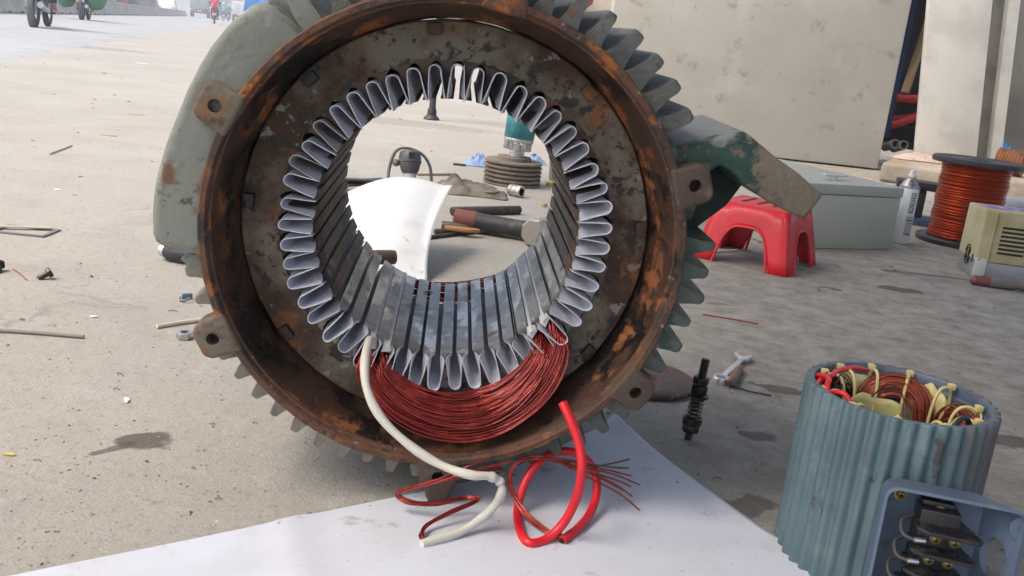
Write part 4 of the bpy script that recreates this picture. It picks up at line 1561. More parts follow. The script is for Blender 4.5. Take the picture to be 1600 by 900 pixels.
# chrome coupling in front of the pulley
c0, c1 = Vector((-0.0454, 3.3014, 0.021)), Vector((-0.0014, 3.2874, 0.021))
o = empty('pipe_coupling', (c0.x, c0.y, 0))
tag(o, 'short shiny ribbed pipe coupling on its side before the pulley', 'coupling')
M = frame(Vector((0, 0, .021)), Vector((.040, -.030, .021)))
B().lathe([(.014, 0), (.0195, 0), (.021, .004), (.021, .014), (.019, .016), (.019, .020), (.021, .022), (.021, .034), (.019, .036), (.021, .038), (.021, .050), (.0195, .053), (.014, .053), (.014, .004)], 32, M).build('sleeve', alu_b, o)
B().lathe([(0, .030), (.0139, .030), (.0139, .052)], 24, M).build('bore', hole_dark, o)

# bucket by the right inner edge of the bore
bk = Vector((0.1136, 3.7807, 0))
o = B()
o.lathe([(0, .001), (.060, .001), (.062, .006), (.068, .10), (.070, .102), (.070, .112), (.0685, .113), (.074, .175), (.077, .176), (.077, .182), (.071, .182), (.064, .10), (.058, .006)], 40)
o = o.build('old_bucket', mat('bucket_brown', (.20, .165, .115), .7, layers=[((.13, .105, .075), 9, .45, .65), ((.26, .22, .16), 14, .57, .7)]))
o.location = (bk.x + .05, bk.y + .06, 0)
tag(o, 'dirty brown bucket behind the right edge of the bore', 'bucket')
# blue gloves / rags
glove = mat('blue_glove', (.20, .30, .48), .8, layers=[((.30, .40, .55), 24, .5, .65), ((.05, .05, .06), 18, .58, .64)])
p = (-0.1967, 4.0417, 0)
rag('blue_rag', (p[0], p[1], 0), .13, .09, .05, 2.6, glove, 'crumpled blue rag left of the belt pulley')
p = (0.0435, 4.3344, 0)
rag('blue_rag', (p[0], p[1], 0), .11, .08, .045, 5.2, glove, 'crumpled blue rag behind the pulley, left of the brown bucket')
p = (-0.1996, 3.2657, 0)
rag('oily_rag', (p[0], p[1], 0), .28, .20, .050, 9.4, mat('oily_cloth', (.17, .145, .11), .9, layers=[((.09, .075, .06), 14, .45, .62), ((.25, .22, .175), 20, .57, .68)]), 'crumpled oily grey-brown rag beside the propped paper')
# rope coil tail of that rag
p = Vector((-0.1319, 3.2396, 0))
pth = [(p.x + .035 * math.cos(t * .45) * (1 + t * .012), p.y + .028 * math.sin(t * .45) * (1 + t * .012), .006 + .0004 * t) for t in range(34)]
o = B().tube(pth, .005, 8).build('cord_coil', mat('dirty_cord', (.19, .165, .125), .9), smooth=70)
tag(o, 'small coil of dirty cord at the end of the oily rag', 'cord')
# yellow bits
for (px, lb, s_) in (((0.1015, 3.6423, 0), 'small yellow plastic cap by the right edge of the bore', .015), ((0.0781, 3.1319, 0), 'small yellowish wood chip near the hammer head', .012)):
    o = B().prism(hexpoly(s_, 7, .3), 0, s_ * 1.1).build('yellow_cap' if 'cap' in lb else 'wood_chip', mat('yellow_plastic', (.60, .40, .05), .5) if 'cap' in lb else wood, bevel=.002)
    o.location = (px[0], px[1], 0)
    tag(o, lb, 'cap' if 'cap' in lb else 'chip')

# hammer: black pipe handle and pale head
h0, h1 = Vector((-0.1784, 2.5617, 0.035)), Vector((0.046, 2.5087, 0.03))
hm = empty('sledge_hammer', (h1.x, h1.y, 0))
tag(hm, 'short sledge hammer with a thick black pipe handle and pale steel head', 'hammer')
a_ = h0 - Vector((h1.x, h1.y, 0))
b_ = Vector((0, 0, .032))
M = frame(b_, a_)
hl = (a_ - b_).length
B().lathe([(0, -.02), (.022, -.02), (.023, 0), (.0235, hl * .5), (.024, hl * .72), (.0245, hl * .73)], 28, M).build('handle', mat('black_pipe_iron', (.045, .045, .045), .55, .3, layers=[((.09, .085, .08), 30, .5, .65)], bump=.3, bscale=120), hm)
B().lathe([(.0247, hl * .73), (.026, hl * .75), (.026, hl * .99), (.024, hl), (0, hl)], 28, M).build('grip_end', mat('rust_red_grip', (.17, .06, .045), .8, layers=[((.08, .04, .035), 20, .5, .65)]), hm)
Mh2 = trm(.028, -.012, .040) @ rotm('Z', 62)
o = B()
for z0, z1, r0, r1 in ((-.075, -.02, .040, .036), (-.02, .02, .036, .036), (.02, .075, .036, .040)):
    pass
vs, fs = [], []
for z, r in ((-.075, .033), (-.068, .039), (-.03, .034), (.03, .034), (.068, .039), (.075, .033)):
    for x, y in hexpoly(r * 1.04, 8, PI / 8):
        vs.append((z, x, y))
for i in range(5):
    for k in range(8):
        l = (k + 1) % 8
        fs.append((i * 8 + k, i * 8 + l, (i + 1) * 8 + l, (i + 1) * 8 + k))
fs += [tuple(range(8)), tuple(range(40, 48))]
B().add(vs, fs, Mh2).build('head', mat('pale_forged', (.30, .28, .24), .55, .4, layers=[((.2, .18, .15), 20, .5, .65)]), hm, smooth=30)
# bars and rods heaped under the handle
rod_m = mat('dark_rod', (.06, .052, .045), .55, .5, layers=[((.12, .09, .065), 30, .5, .65)])
for i, (pa, pb, r, lb) in enumerate((
        ((-0.2135, 2.5354, 0.014), (-0.0349, 2.5446, 0.014), .013, 'dark round bar under the hammer handle, topmost of the heap'),
        ((-0.2065, 2.7733, 0.014), (-0.0029, 2.9304, 0.014), .014, 'long dark bar lying just behind the hammer handle'),
        ((-0.2226, 2.4568, 0.01), (0.0138, 2.6727, 0.01), .008, 'thin dark rod crossing under the hammer handle'),
        ((-0.1285, 2.5543, 0.009), (0.0484, 2.498, 0.009), .0075, 'brown steel rod lying in front of the hammer handle'),
        ((-0.2471, 2.3749, 0.006), (-0.1233, 2.5349, 0.006), .0055, 'thin rusty rod in front of the bar heap by the propped paper'),
        ((-0.0174, 2.5858, 0.008), (0.044, 2.722, 0.008), .006, 'short dark rod leading to the hammer head'))):
    ln = (Vector(pb) - Vector(pa)).length
    o = B().lathe([(0, 0), (r * .85, 0), (r, r * .2), (r, ln - r * .2), (r * .85, ln), (0, ln)], 16).build('steel_rod', rod_m)
    o.matrix_world = frame(pa, pb)
    tag(o, lb, 'rod', 'steel rods heaped by the hammer')
o = B().prism([(-.05, -.012), (.01, -.02), (.05, -.006), (.045, .012), (-.01, .014), (-.05, .008)], .001, .012).build('bark_piece', mat('orange_bark', (.32, .15, .06), .8), bevel=.004)
p = (-0.1522, 2.4871, 0.012)
o.location = (p[0], p[1], .012)
tag(o, 'orange-brown bark scrap in front of the bar heap', 'scrap')

# angle grinder with its looped cable, nose hidden by the paper
gp = Vector((-0.4113, 3.2949, 0))
gr = empty('angle_grinder', (gp.x, gp.y, 0), .3)
gr.scale = (.95, .95, .74)
tag(gr, 'black power grinder with looped cable behind the propped paper', 'grinder')
gb = mat('black_tool_plastic', (.05, .05, .052), .5, layers=[((.09, .088, .085), 20, .5, .65)])
Mg = trm(0, -.03, .05) @ rotm('X', -18)
B().lathe([(0, .118), (.026, .118), (.037, .110), (.042, .085), (.040, .055), (.034, .025), (.026, .005)], 36, Mg, cap=False).build('motor_body', gb, gr)
B().lathe([(.0265, .006), (.024, -.002), (.0235, -.03), (.022, -.05), (0, -.05)], 30, Mg).build('gear_neck', alu_b, gr)
B().lathe([(.0405, .060), (.0435, .062), (.0435, .070), (.0405, .072)], 36, Mg).build('body_band', gb, gr)
for k in range(3):
    B().box((0, -.041, .080 + k * .010), (.022, .006, .004), Mg).build('vent_slot', hole_dark, gr)
B().ball((-.052, 0, .055), (.014, .014, .018), 14, 10, Mg).build('side_knob', gb, gr)
cab = [(.0, .03, .155), (.012, .045, .178), (.055, .03, .15), (.068, .01, .09), (.066, -.01, .04), (.07, -.03, .008)]
cbl = mat('rubber_cable', (.085, .08, .07), .6)
B().tube(spline([(-.085, -.06, .010), (-.078, -.02, .06), (-.066, .0, .12), (-.045, .01, .162), (-.005, .01, .172), (.045, .0, .150), (.075, -.01, .10), (.082, -.03, .04), (.08, -.05, .006)], 8), .0062, 10).build('cable', cbl, gr, smooth=70)

# flat bars on the left behind the core, pipe inside, long stick
for i, (pa, pb, lb) in enumerate((((-0.5932, 2.9809, 0.02), (-0.4628, 3.1599, 0.02), 'lowest flat iron strip of the small stack left of the propped paper'), ((-0.5996, 3.0089, 0.028), (-0.4783, 3.17, 0.028), 'middle flat iron strip of the small stack left of the propped paper'), ((-0.5861, 3.0231, 0.036), (-0.4711, 3.0691, 0.036), 'top flat iron strip of the small stack left of the propped paper'))):
    v = Vector(pb) - Vector(pa)
    o = B().box((v.length / 2, 0, 0), (v.length, .035, .006)).build('iron_strip', rod_m, bevel=.001)
    o.location = pa
    o.rotation_euler = (0, 0, math.atan2(v.y, v.x))
    tag(o, lb, 'strip', 'flat iron strips')
for (pa, pb, r, nm, lb, mm) in (((-0.532, 2.5973, 0.03), (-0.455, 2.8758, 0.03), .028, 'rusty_pipe', 'rusty pipe lying behind the left edge of the bore', rust_dark),
                                ((-0.2595, 1.5, 0.1474), (-0.2029, 1.53, 0.1471), .0125, 'brown_bar', 'short brown round bar poking out behind the left teeth', mat('brown_bar', (.12, .085, .06), .6, .3))):
    ln = (Vector(pb) - Vector(pa)).length
    o = B().lathe([(0, 0), (r, 0), (r, ln - .004), (r * .93, ln), (r * .8, ln), (r * .78, ln - .006), (0, ln - .008)], 26).build(nm, mm)
    o.matrix_world = frame(pa, pb)
    tag(o, lb, 'pipe' if 'pipe' in nm else 'bar')
for (pa, pb, w_, lb) in (((-0.4078, 3.5356, 0.006), (-0.2701, 3.6523, 0.006), .012, 'thin straw-coloured stick on the floor behind the grinder'), ((-0.3083, 3.9671, 0.005), (-0.2535, 3.9714, 0.005), .016, 'short dark twig left of the blue rag')):
    v = Vector(pb) - Vector(pa)
    o = B().box((v.length / 2, 0, 0), (v.length, w_, .008)).build('stick' if 'stick' in lb else 'twig', mat('straw_stick', (.36, .31, .20), .8) if 'stick' in lb else rod_m, bevel=.002)
    o.location = pa
    o.rotation_euler = (0, 0, math.atan2(v.y, v.x))
    tag(o, lb, 'stick')
# far black machine leg
p = Vector((-0.6452, 6.1417, 0))
o = empty('machine_leg', (p.x, p.y, 0))
o.scale = (.6, .6, .6)
tag(o, 'black machine leg with a rubber foot, far behind the top of the bore', 'leg')
B().lathe([(0, 0), (.085, 0), (.088, .012), (.075, .03), (.052, .05), (.05, .07)], 28).build('rubber_foot', blk, o)
B().lathe([(.052, .05), (.048, .11), (.036, .13), (.036, 1.3), (0, 1.3)], 24).build('post', blk, o)
B().box((0, 0, 1.32), (.5, .4, .05)).build('top_plate', blk, o, bevel=.005)
# dark tool handle on the floor to the left, half under the housing
pa, pb = Vector((-0.7399, 1.8985, 0.02)), Vector((-0.6478, 1.8763, 0.02))
o = empty('chisel', (pa.x, pa.y, 0))
tag(o, 'dark handled chisel with a chrome cap lying under the left side of the housing', 'chisel')
M = frame(Vector((0, 0, .02)), pb - Vector((pa.x, pa.y, 0)))
B().lathe([(0, -.008), (.012, -.007), (.0145, 0), (.0145, .006)], 20, M).build('end_cap', chrome, o)
B().lathe([(.015, .006), (.0195, .014), (.0205, .05), (.018, .09), (.013, .12), (0, .122)], 22, M).build('handle', mat('navy_handle', (.03, .03, .042), .4), o)
B().tube([(0, 0, .12), (0, 0, .2)], .005, 10, M=M).build('blade', steel_grey, o)


# ------------------------------------------------------------------ highway: median barrier, vehicles, riders
RD = Vector((-.3055, .9522, 0)).normalized()          # driving direction, away from the yard
RL = Vector((-RD.y, RD.x, 0))                          # across the road, away from us
HEAD = math.atan2(-RD.x, RD.y)                         # rotation that turns local +Y into RD
bar_m = mat('barrier_concrete', (.40, .37, .32), .9, layers=[((.30, .27, .22), 1.2, .42, .62), ((.20, .17, .14), 3, .58, .7), ((.48, .46, .42), 5, .6, .7)], bump=.3, bscale=25)
b0 = Vector((-12.5309, 22.1519, 0))
prof = [(-.30, 0), (-.30, .08), (-.19, .22), (-.10, .52), (-.10, .60), (.10, .60), (.10, .52), (.19, .22), (.30, .08), (.30, 0)]
seg0 = None
ORD = ('nearest', 'second', 'third', 'fourth', 'fifth', 'sixth', 'seventh', 'eighth', 'ninth', 'tenth', 'eleventh', 'twelfth')
for i in range(34):
    c = b0 + RD * (-4.2 + i * 3.02) + RL * .3
    if seg0 is None:
        b = B().prism(prof, -1.47, 1.47, rotm('X', 90) @ rotm('Y', 0))
        seg0 = b.build('barrier_block', bar_m, bevel=.02)
        cut(seg0, [B().box((.0, yy, .02), (1.0, .34, .13)) for yy in (-.7, .7)])
        o = seg0
    else:
        o = seg0.copy()
        COL.objects.link(o)
    o.location = c
    o.rotation_euler = (0, 0, HEAD + random.uniform(-.012, .012))
    if i < 12:
        tag(o, ORD[i] + ' concrete median block counted from the left edge of the road', 'barrier', 'median barrier blocks')
    else:
        tag(o, 'far concrete median block beyond the twelfth, dwindling along the road', 'barrier', 'median barrier blocks')

tyre_m = mat('tyre', (.022, .022, .023), .8)
rim_m = mat('wheel_alloy', (.45, .45, .46), .35, .8)
glass_m = mat('vehicle_glass', (.035, .045, .05), .1, 0, spec=.7)
trim_m = mat('vehicle_trim', (.03, .03, .032), .6)
lamp_r = mat('tail_lamp', (.42, .02, .02), .3)
lamp_w = mat('head_lamp', (.7, .7, .68), .2)
plate_m = mat('number_plate', (.66, .66, .62), .5)
skin_m = mat('skin', (.42, .24, .16), .6)


def wheel(parent, x, y, r, w, name='wheel'):
    M = trm(x, y, r) @ rotm('Y', 90)
    o = B().lathe([(r * .66, -w / 2), (r * .93, -w / 2), (r, -w * .3), (r, w * .3), (r * .93, w / 2), (r * .66, w / 2)], 28, M, close=True).build(name, tyre_m, parent)
    d = B().lathe([(0, -w * .25), (r * .16, -w * .3), (r * .18, w * .3), (0, w * .25)], 16, M)
    d.lathe([(r * .60, -w * .2), (r * .67, -w * .3), (r * .67, w * .3), (r * .60, w * .2)], 28, M, close=True)
    for k in range(10):
        a = 2 * PI * k / 10
        d.tube([(r * .14 * math.cos(a), r * .14 * math.sin(a), 0), (r * .64 * math.cos(a), r * .64 * math.sin(a), 0)], r * .025, 5, M=M)
    d.build('rim', rim_m, o)
    return o


def motorbike(loc, col, label, lean=0., small=False):
    paint = mat('bike_paint', col, .35)
    o = empty('motorbike', (loc[0], loc[1], .012), HEAD)
    tag(o, label, 'motorbike')
    wheel(o, 0, .62, .285, .085)
    wheel(o, 0, -.60, .285, .10)
    for sx in (-.07, .07):
        B().tube([(sx, .62, .285), (sx, .50, .66), (sx * .8, .43, .92)], .019, 8).build('fork', steel_grey, o)
        B().tube([(sx * 1.5, -.60, .285), (sx * 1.5, -.15, .30)], .020, 8).build('swing_arm', trim_m, o)
        B().tube([(sx * 1.6, -.56, .31), (sx * 1.5, -.50, .68)], .022, 8).build('shock_absorber', steel_grey, o)
    # leg shield and body shell
    B().box((0, .36, .62), (.30, .09, .46), rotm('X', 0), taper=.7).build('leg_shield', paint, o, bevel=.03, seg=3)
    B().box((0, -.10, .40), (.20, .48, .24)).build('engine', trim_m, o, bevel=.05, seg=3)
    B().box((0, -.42, .64), (.24, .72, .20), taper=.8).build('rear_body', paint, o, bevel=.05, seg=3)
    B().box((0, -.36, .775), (.25, .78, .09)).build('seat', trim_m, o, bevel=.035, seg=3)
    B().lathe([(.30, -.05), (.33, -.03), (.33, .03), (.30, .05)], 20, trm(0, -.60, .30) @ rotm('Y', 90)).build('rear_mudguard', paint, o)
    B().tube([(.14, -.1, .26), (.15, -.5, .30), (.15, -.88, .36)], [.028, .045, .05], 12).build('exhaust', rim_m, o)
    B().tube(spline([(-.34, .32, 1.02), (-.18, .42, 1.0), (0, .45, .96), (.18, .42, 1.0), (.34, .32, 1.02)], 4), .017, 8).build('handlebar', trim_m, o)
    for sx in (-.3, .3):
        B().tube([(sx, .36, 1.02), (sx * 1.1, .40, 1.18)], .008, 6).build('mirror_stalk', trim_m, o)
        B().ball((sx * 1.12, .40, 1.21), (.06, .012, .04), 12, 8).build('mirror', glass_m, o)
    B().box((0, .50, .90), (.17, .10, .14)).build('headlight', lamp_w, o, bevel=.03, seg=3)
    B().box((0, -.79, .70), (.20, .05, .08)).build('tail_light', lamp_r, o, bevel=.012)
    B().box((0, -.83, .52), (.19, .012, .15)).build('number_plate', plate_m, o, bevel=.004)
    for sx in (-.17, .17):
        B().tube([(sx * .5, .02, .24), (sx * 1.3, .02, .24)], .016, 8).build('foot_peg', trim_m, o)
    return o


def cloth_mat(name, legs, top, skin=(.42, .24, .16), zsplit=.90, zskin=1.44, zfoot=.40):
    m = bpy.data.materials.new(name)
    m.use_nodes = True
    t = m.node_tree
    tc = t.nodes.new('ShaderNodeTexCoord')
    sp_ = t.nodes.new('ShaderNodeSeparateXYZ')
    t.links.new(tc.outputs['Object'], sp_.inputs[0])
    dv = t.nodes.new('ShaderNodeMath')
    dv.operation = 'DIVIDE'
    dv.inputs[1].default_value = 2.0
    t.links.new(sp_.outputs['Z'], dv.inputs[0])
    cr = t.nodes.new('ShaderNodeValToRGB')
    cr.color_ramp.interpolation = 'CONSTANT'
    el = cr.color_ramp.elements
    el[0].position = 0
    el[0].color = (*skin, 1)
    el[1].position = zfoot / 2
    el[1].color = (*legs, 1)
    for p, c in ((zsplit / 2, top), (zskin / 2, skin)):
        e = el.new(p)
        e.color = (*c, 1)
    t.links.new(dv.outputs[0], cr.inputs[0])
    t.links.new(cr.outputs[0], t.nodes['Principled BSDF'].inputs['Base Color'])
    t.nodes['Principled BSDF'].inputs['Roughness'].default_value = .85
    return m


def rider(loc, legs, top, helmet, label):
    V = [(0, -.22, .86), (0, -.20, 1.02), (0, -.12, 1.22), (0, -.07, 1.38), (0, -.04, 1.47), (0, -.01, 1.60), (0, .0, 1.68)]
    Rr = [(.15, .12), (.145, .11), (.165, .115), (.13, .09), (.055, .055), (.085, .095), (.06, .07)]
    E_ = [(0, 1), (1, 2), (2, 3), (3, 4), (4, 5), (5, 6)]
    for s_ in (-1, 1):
        n = len(V)
        V += [(.17 * s_, -.07, 1.36), (.26 * s_, .06, 1.13), (.27 * s_, .26, 1.03), (.29 * s_, .36, 1.03)]
        Rr += [(.065, .065), (.045, .045), (.035, .035), (.04, .03)]
        E_ += [(3, n), (n, n + 1), (n + 1, n + 2), (n + 2, n + 3)]
        n = len(V)
        V += [(.12 * s_, -.14, .84), (.19 * s_, .22, .74), (.19 * s_, .05, .34), (.20 * s_, .17, .285)]
        Rr += [(.085, .085), (.062, .062), (.042, .042), (.045, .032)]
        E_ += [(0, n), (n, n + 1), (n + 1, n + 2), (n + 2, n + 3)]
    me = bpy.data.meshes.new('person')
    me.from_pydata(V, E_, [])
    o = bpy.data.objects.new('person', me)
    COL.objects.link(o)
    md = o.modifiers.new('skin', 'SKIN')
    for i, r in enumerate(Rr):
        me.skin_vertices[0].data[i].radius = r
    me.skin_vertices[0].data[0].use_root = True
    md.use_smooth_shade = True
    sb_ = o.modifiers.new('sub', 'SUBSURF')
    sb_.levels = sb_.render_levels = 2
    me.materials.append(cloth_mat('clothes', legs, top))
    o.location = (loc[0], loc[1], .012)
    o.rotation_euler = (0, 0, HEAD)
    tag(o, label, 'person')
    h = B().lathe([(.125, 1.60), (.132, 1.66), (.118, 1.74), (.07, 1.80), (0, 1.815)], 20).build('helmet', mat('helmet', helmet, .3), o)
    return o


BK = ((-8.2966, 15.8752, 0), (-12.3239, 25.9036, 0), (-19.5498, 57.562, 0), (-31.872, 96.4926, 0), (-32.877, 101.1819, 0), (-39.3112, 130.1286, 0))
motorbike(BK[0], (.10, .11, .12), 'nearest motorbike at the left edge, dark with wire wheels')
rider(BK[0], (.03, .03, .06), (.20, .25, .40), (.5, .1, .1), 'rider in dark trousers on the nearest motorbike')
bk2 = motorbike(BK[1], (.06, .06, .07), 'dark motorbike carrying bulging green sacks')
rider(BK[1], (.05, .05, .06), (.25, .2, .15), (.1, .1, .12), 'rider on the motorbike with green sacks')
sack_m = mat('green_sack', (.03, .20, .085), .75, layers=[((.02, .14, .06), 4, .45, .6), ((.05, .26, .12), 9, .55, .7)], bump=.5, bscale=25)
for sx in (-1, 1):
    def sk(u, v, sx=sx):
        a = 2 * PI * u
        prof_r = (math.sin(PI * min(1, v * .97 + .03)) ** .35)
        rr_ = 1 + .10 * mnoise.noise(Vector((math.cos(a) * 1.5, math.sin(a) * 1.5, v * 3 + sx)))
        return Vector((sx * .36 + .24 * math.cos(a) * prof_r * rr_, -.52 + .36 * math.sin(a) * prof_r * rr_, .30 + .66 * v + .02 * math.cos(a)))
    o = B().grid(sk, 26, 14, wrapu=True).build('green_sack', sack_m, smooth=70)
    o.location = (BK[1][0], BK[1][1], 0)
    o.rotation_euler = (0, 0, HEAD)
    tag(o, ('left' if sx < 0 else 'right') + ' bulging green sack slung on the loaded motorbike', 'sack')
motorbike(BK[2], (.12, .02, .02), 'dark red motorbike ridden by the person in the red jacket')
rider(BK[2], (.12, .05, .05), (.50, .03, .07), (.10, .03, .04), 'rider in a red jacket on the road, seen from behind')
motorbike(BK[3], (.10, .35, .42), 'pale blue motorbike just right of the red-jacketed rider')
rider(BK[3], (.10, .10, .14), (.06, .42, .52), (.6, .6, .6), 'rider in a light blue shirt next to the red-jacketed rider')
motorbike(BK[4], (.15, .16, .2), 'grey motorbike beside the light blue shirted rider')
rider(BK[4], (.08, .08, .12), (.10, .14, .25), (.55, .55, .6), 'rider in a navy top beside the light blue shirted rider')
motorbike(BK[5], (.12, .12, .12), 'far grey motorbike with a tall load, rightmost on the road')
rider(BK[5], (.08, .08, .09), (.15, .15, .15), (.2, .2, .2), 'dim rider on the rightmost far motorbike')
ld = B().box((0, 0, 0), (.55, .5, .55)).build('load_box', mat('load_grey', (.28, .26, .24), .8), bevel=.03)
ld.location = Vector((BK[5][0], BK[5][1], 1.10)) - RD * .72
ld.rotation_euler = (0, 0, HEAD)
tag(ld, 'grey box tied on the rightmost far motorbike', 'box')


def car(loc, col, label, name='car', L_=4.3, W=1.75, Hh=1.48, rot=0., cat='car'):
    o = empty(name, (loc[0], loc[1], .012), HEAD + rot)
    tag(o, label, cat)
    paint = mat('car_paint', col, .3, .1, coat=.5)
    l2 = L_ / 2
    side = [(-l2, .30), (-l2 - .02, .62), (-l2 + .10, .92), (-l2 + .75, 1.0), (l2 - 1.3, .98), (l2 - .25, .80), (l2, .60), (l2, .30)]
    M = Matrix(((0, 0, 1, 0), (1, 0, 0, 0), (0, 1, 0, 0), (0, 0, 0, 1)))
    B().prism(side, -W / 2, W / 2, M).build('body', paint, o, bevel=.07, seg=3)
    roof = [(-l2 + .35, .97), (-l2 + .85, Hh - .03), (-l2 + 1.2, Hh), (.35, Hh), (1.15, .96)]
    vs, fs = [], []
    n = len(roof)
    for s_ in (-1, 1):
        for y, z in roof:
            k = 1 - .16 * (z - .95) / (Hh - .95)
            vs.append((s_ * (W / 2 - .04) * k, y, z))
    fs = [tuple(range(n)), tuple(range(2 * n - 1, n - 1, -1))] + [(i, (i + 1) % n, n + (i + 1) % n, n + i) for i in range(n)]
    B().add(vs, fs).build('cabin', paint, o, bevel=.04)
    # panes
    def pane(nm, pts):
        B().add(pts, [tuple(range(len(pts)))]).build(nm, glass_m, o, smooth=0)
    for s_ in (-1, 1):
        def q(y, z):
            k = 1 - .16 * (z - .95) / (Hh - .95)
            return (s_ * ((W / 2 - .04) * k + .006), y, z)
        pane('side_window', [q(-l2 + .62, 1.0), q(-l2 + .98, Hh - .09), q(-.30, Hh - .09), q(-.30, 1.0)])
        pane('side_window', [q(-.22, 1.0), q(-.22, Hh - .09), q(.30, Hh - .09), q(.95, 1.0)])
    pane('rear_window', [(-.66, -l2 + .42, 1.03), (.66, -l2 + .42, 1.03), (.58, -l2 + .80, Hh - .10), (-.58, -l2 + .80, Hh - .10)])
    pane('windscreen', [(-.66, 1.10, 1.03), (.66, 1.10, 1.03), (.58, .45, Hh - .07), (-.58, .45, Hh - .07)])
    for s_ in (-1, 1):
        wheel(o, s_ * (W / 2 - .10), l2 - .8, .31, .2)
        wheel(o, s_ * (W / 2 - .10), -l2 + .8, .31, .2)
        B().box((s_ * (W / 2 - .22), -l2 - .005, .76), (.30, .05, .14)).build('tail_lamp', lamp_r, o, bevel=.01)
        B().box((s_ * (W / 2 - .25), l2 - .02, .64), (.32, .05, .14)).build('headlamp', lamp_w, o, bevel=.01)
    B().box((0, -l2 - .02, .55), (.5, .02, .12)).build('number_plate', plate_m, o)
    B().box((0, -l2 - .01, .36), (W - .1, .08, .12)).build('bumper', trim_m, o, bevel=.02)
    return o


def truck(loc, col_cab, col_box, label, name='truck', L_=7., W=2.3, Hb=2.9, rot=0., cat='truck', bed=1.0):
    o = empty(name, (loc[0], loc[1], .012), HEAD + rot)
    tag(o, label, cat)
    cabm, boxm = mat('cab_paint', col_cab, .4), mat('cargo_paint', col_box, .6)
    l2 = L_ / 2
    B().box((0, -.9, (bed + Hb) / 2), (W, L_ - 1.9, Hb - bed)).build('cargo_box', boxm, o, bevel=.04)
    B().box((0, l2 - .85, 1.45), (W - .15, 1.65, 1.9), taper=.93).build('cab', cabm, o, bevel=.12, seg=3)
    B().box((0, 0, .80), (.9, L_ - .3, .22)).build('chassis', trim_m, o)
    B().box((0, l2 - .02, 1.75), (W - .5, .05, .75)).build('windscreen', glass_m, o, bevel=.02)
    for s_ in (-1, 1):
        B().box((s_ * (W / 2 - .09), l2 - .75, 1.80), (.04, .8, .6)).build('side_window', glass_m, o, bevel=.02)
        for yy in (l2 - 1.0, -l2 + 1.5):
            wheel(o, s_ * (W / 2 - .18), yy, .46, .28)
        B().box((s_ * (W / 2 - .25), -l2 + .06, .78), (.26, .06, .18)).build('tail_lamp', lamp_r, o, bevel=.01)
    B().box((0, -l2 + .06, .62), (W - .2, .08, .14)).build('bumper', trim_m, o, bevel=.02)
    B().box((0, -l2 + .03, .80), (.5, .02, .16)).build('number_plate', plate_m, o)
    for k in range(2):
        B().box(((-1 + 2 * k) * W * .245, -.9 - (L_ - 1.9) / 2 - .012, (bed + Hb) / 2), (W * .46, .03, (Hb - bed) * .92)).build('cargo_door', boxm, o, bevel=.012)
    return o


def beyond(px, off):
    return Vector(px) + RL * off


truck((-30.0097, 68, 0.363), (.16, .17, .20), (.06, .07, .11), 'dark blue-grey truck behind the median at the left', L_=7, Hb=2.6)
car((-36.2308, 88, 0.0273), (.05, .05, .06), 'dark van behind the median between truck and white car', 'van', L_=5, W=2, Hh=2.1, cat='van')
car((-43.5514, 112, 0.0213), (.72, .72, .70), 'white car behind the median barrier', 'car', L_=4.8, W=1.95, Hh=1.75)
truck((-43.261, 122, 0.2612), (.30, .38, .36), (.24, .31, .29), 'grey-green box truck with red tail lamps behind the median', Hb=3.0)
truck((-43.3001, 130, 0.2048), (.32, .33, .34), (.36, .37, .37), 'pale grey box truck far down the road behind the riders', Hb=3.3)
truck((-37.6302, 120, 0.2429), (.62, .62, .62), (.60, .61, .62), 'small white delivery truck right of the light blue rider', L_=5, W=1.8, Hb=2.3, bed=.8)
truck((-51.1422, 170, 0.2509), (.36, .33, .30), (.33, .31, .29), 'distant brownish truck beyond the rightmost motorbike', Hb=3.4)
car((-30.5309, 105, 0.3939), (.66, .67, .68), 'distant white car at the right end of the road')

# blue tarpaulin cart parked behind the top of the housing, pole, stone, tree
bc = Vector((-3.4425, 13.5, 0.6418))
cart = empty('tarp_cart', (bc.x, bc.y, 0), -.1)
tag(cart, 'cart under a blue tarpaulin behind the top left of the housing', 'cart')
tarp = mat('blue_tarp', (.05, .17, .42), .55, layers=[((.035, .12, .32), 5, .45, .6), ((.10, .25, .5), 8, .57, .68)], bump=.3, bscale=20)


def tarp_fn(u, v):
    x = (u - .5) * .9
    y = (v - .5) * 1.5
    ed = max(abs(u - .5), abs(v - .5)) * 2
    z = 1.12 - .10 * (abs(u - .5) * 2) ** 2 - (.42 if ed > .97 else 0) + .03 * mnoise.noise(Vector((x * 4, y * 4, 2)))
    return Vector((x, y, z))


B().grid(tarp_fn, 26, 26).build('tarpaulin', tarp, cart, smooth=50)
B().box((0, 0, .55), (.80, 1.35, .28)).build('cart_bed', wood, cart, bevel=.01)
for sx in (-.42, .42):
    wheel(cart, sx, 0, .28, .06)
    B().tube([(sx * .8, -.6, .6), (sx * .8, -1.0, .3)], .02, 8).build('shaft_pole', steel_grey, cart)
pa, pb = Vector((-2.0535, 7, 0.4822)), Vector((-1.8933, 7, 0.6924))
pa2 = pa + (pa - pb).normalized() * (pa.z / ((pb - pa).normalized().z))
o = B().tube([pa2, pb + (pb - pa).normalized() * .5], .022, 12).build('leaning_pole', mat('grey_pole', (.32, .31, .30), .6))
tag(o, 'grey pole leaning behind the upper left shoulder of the housing', 'pole')
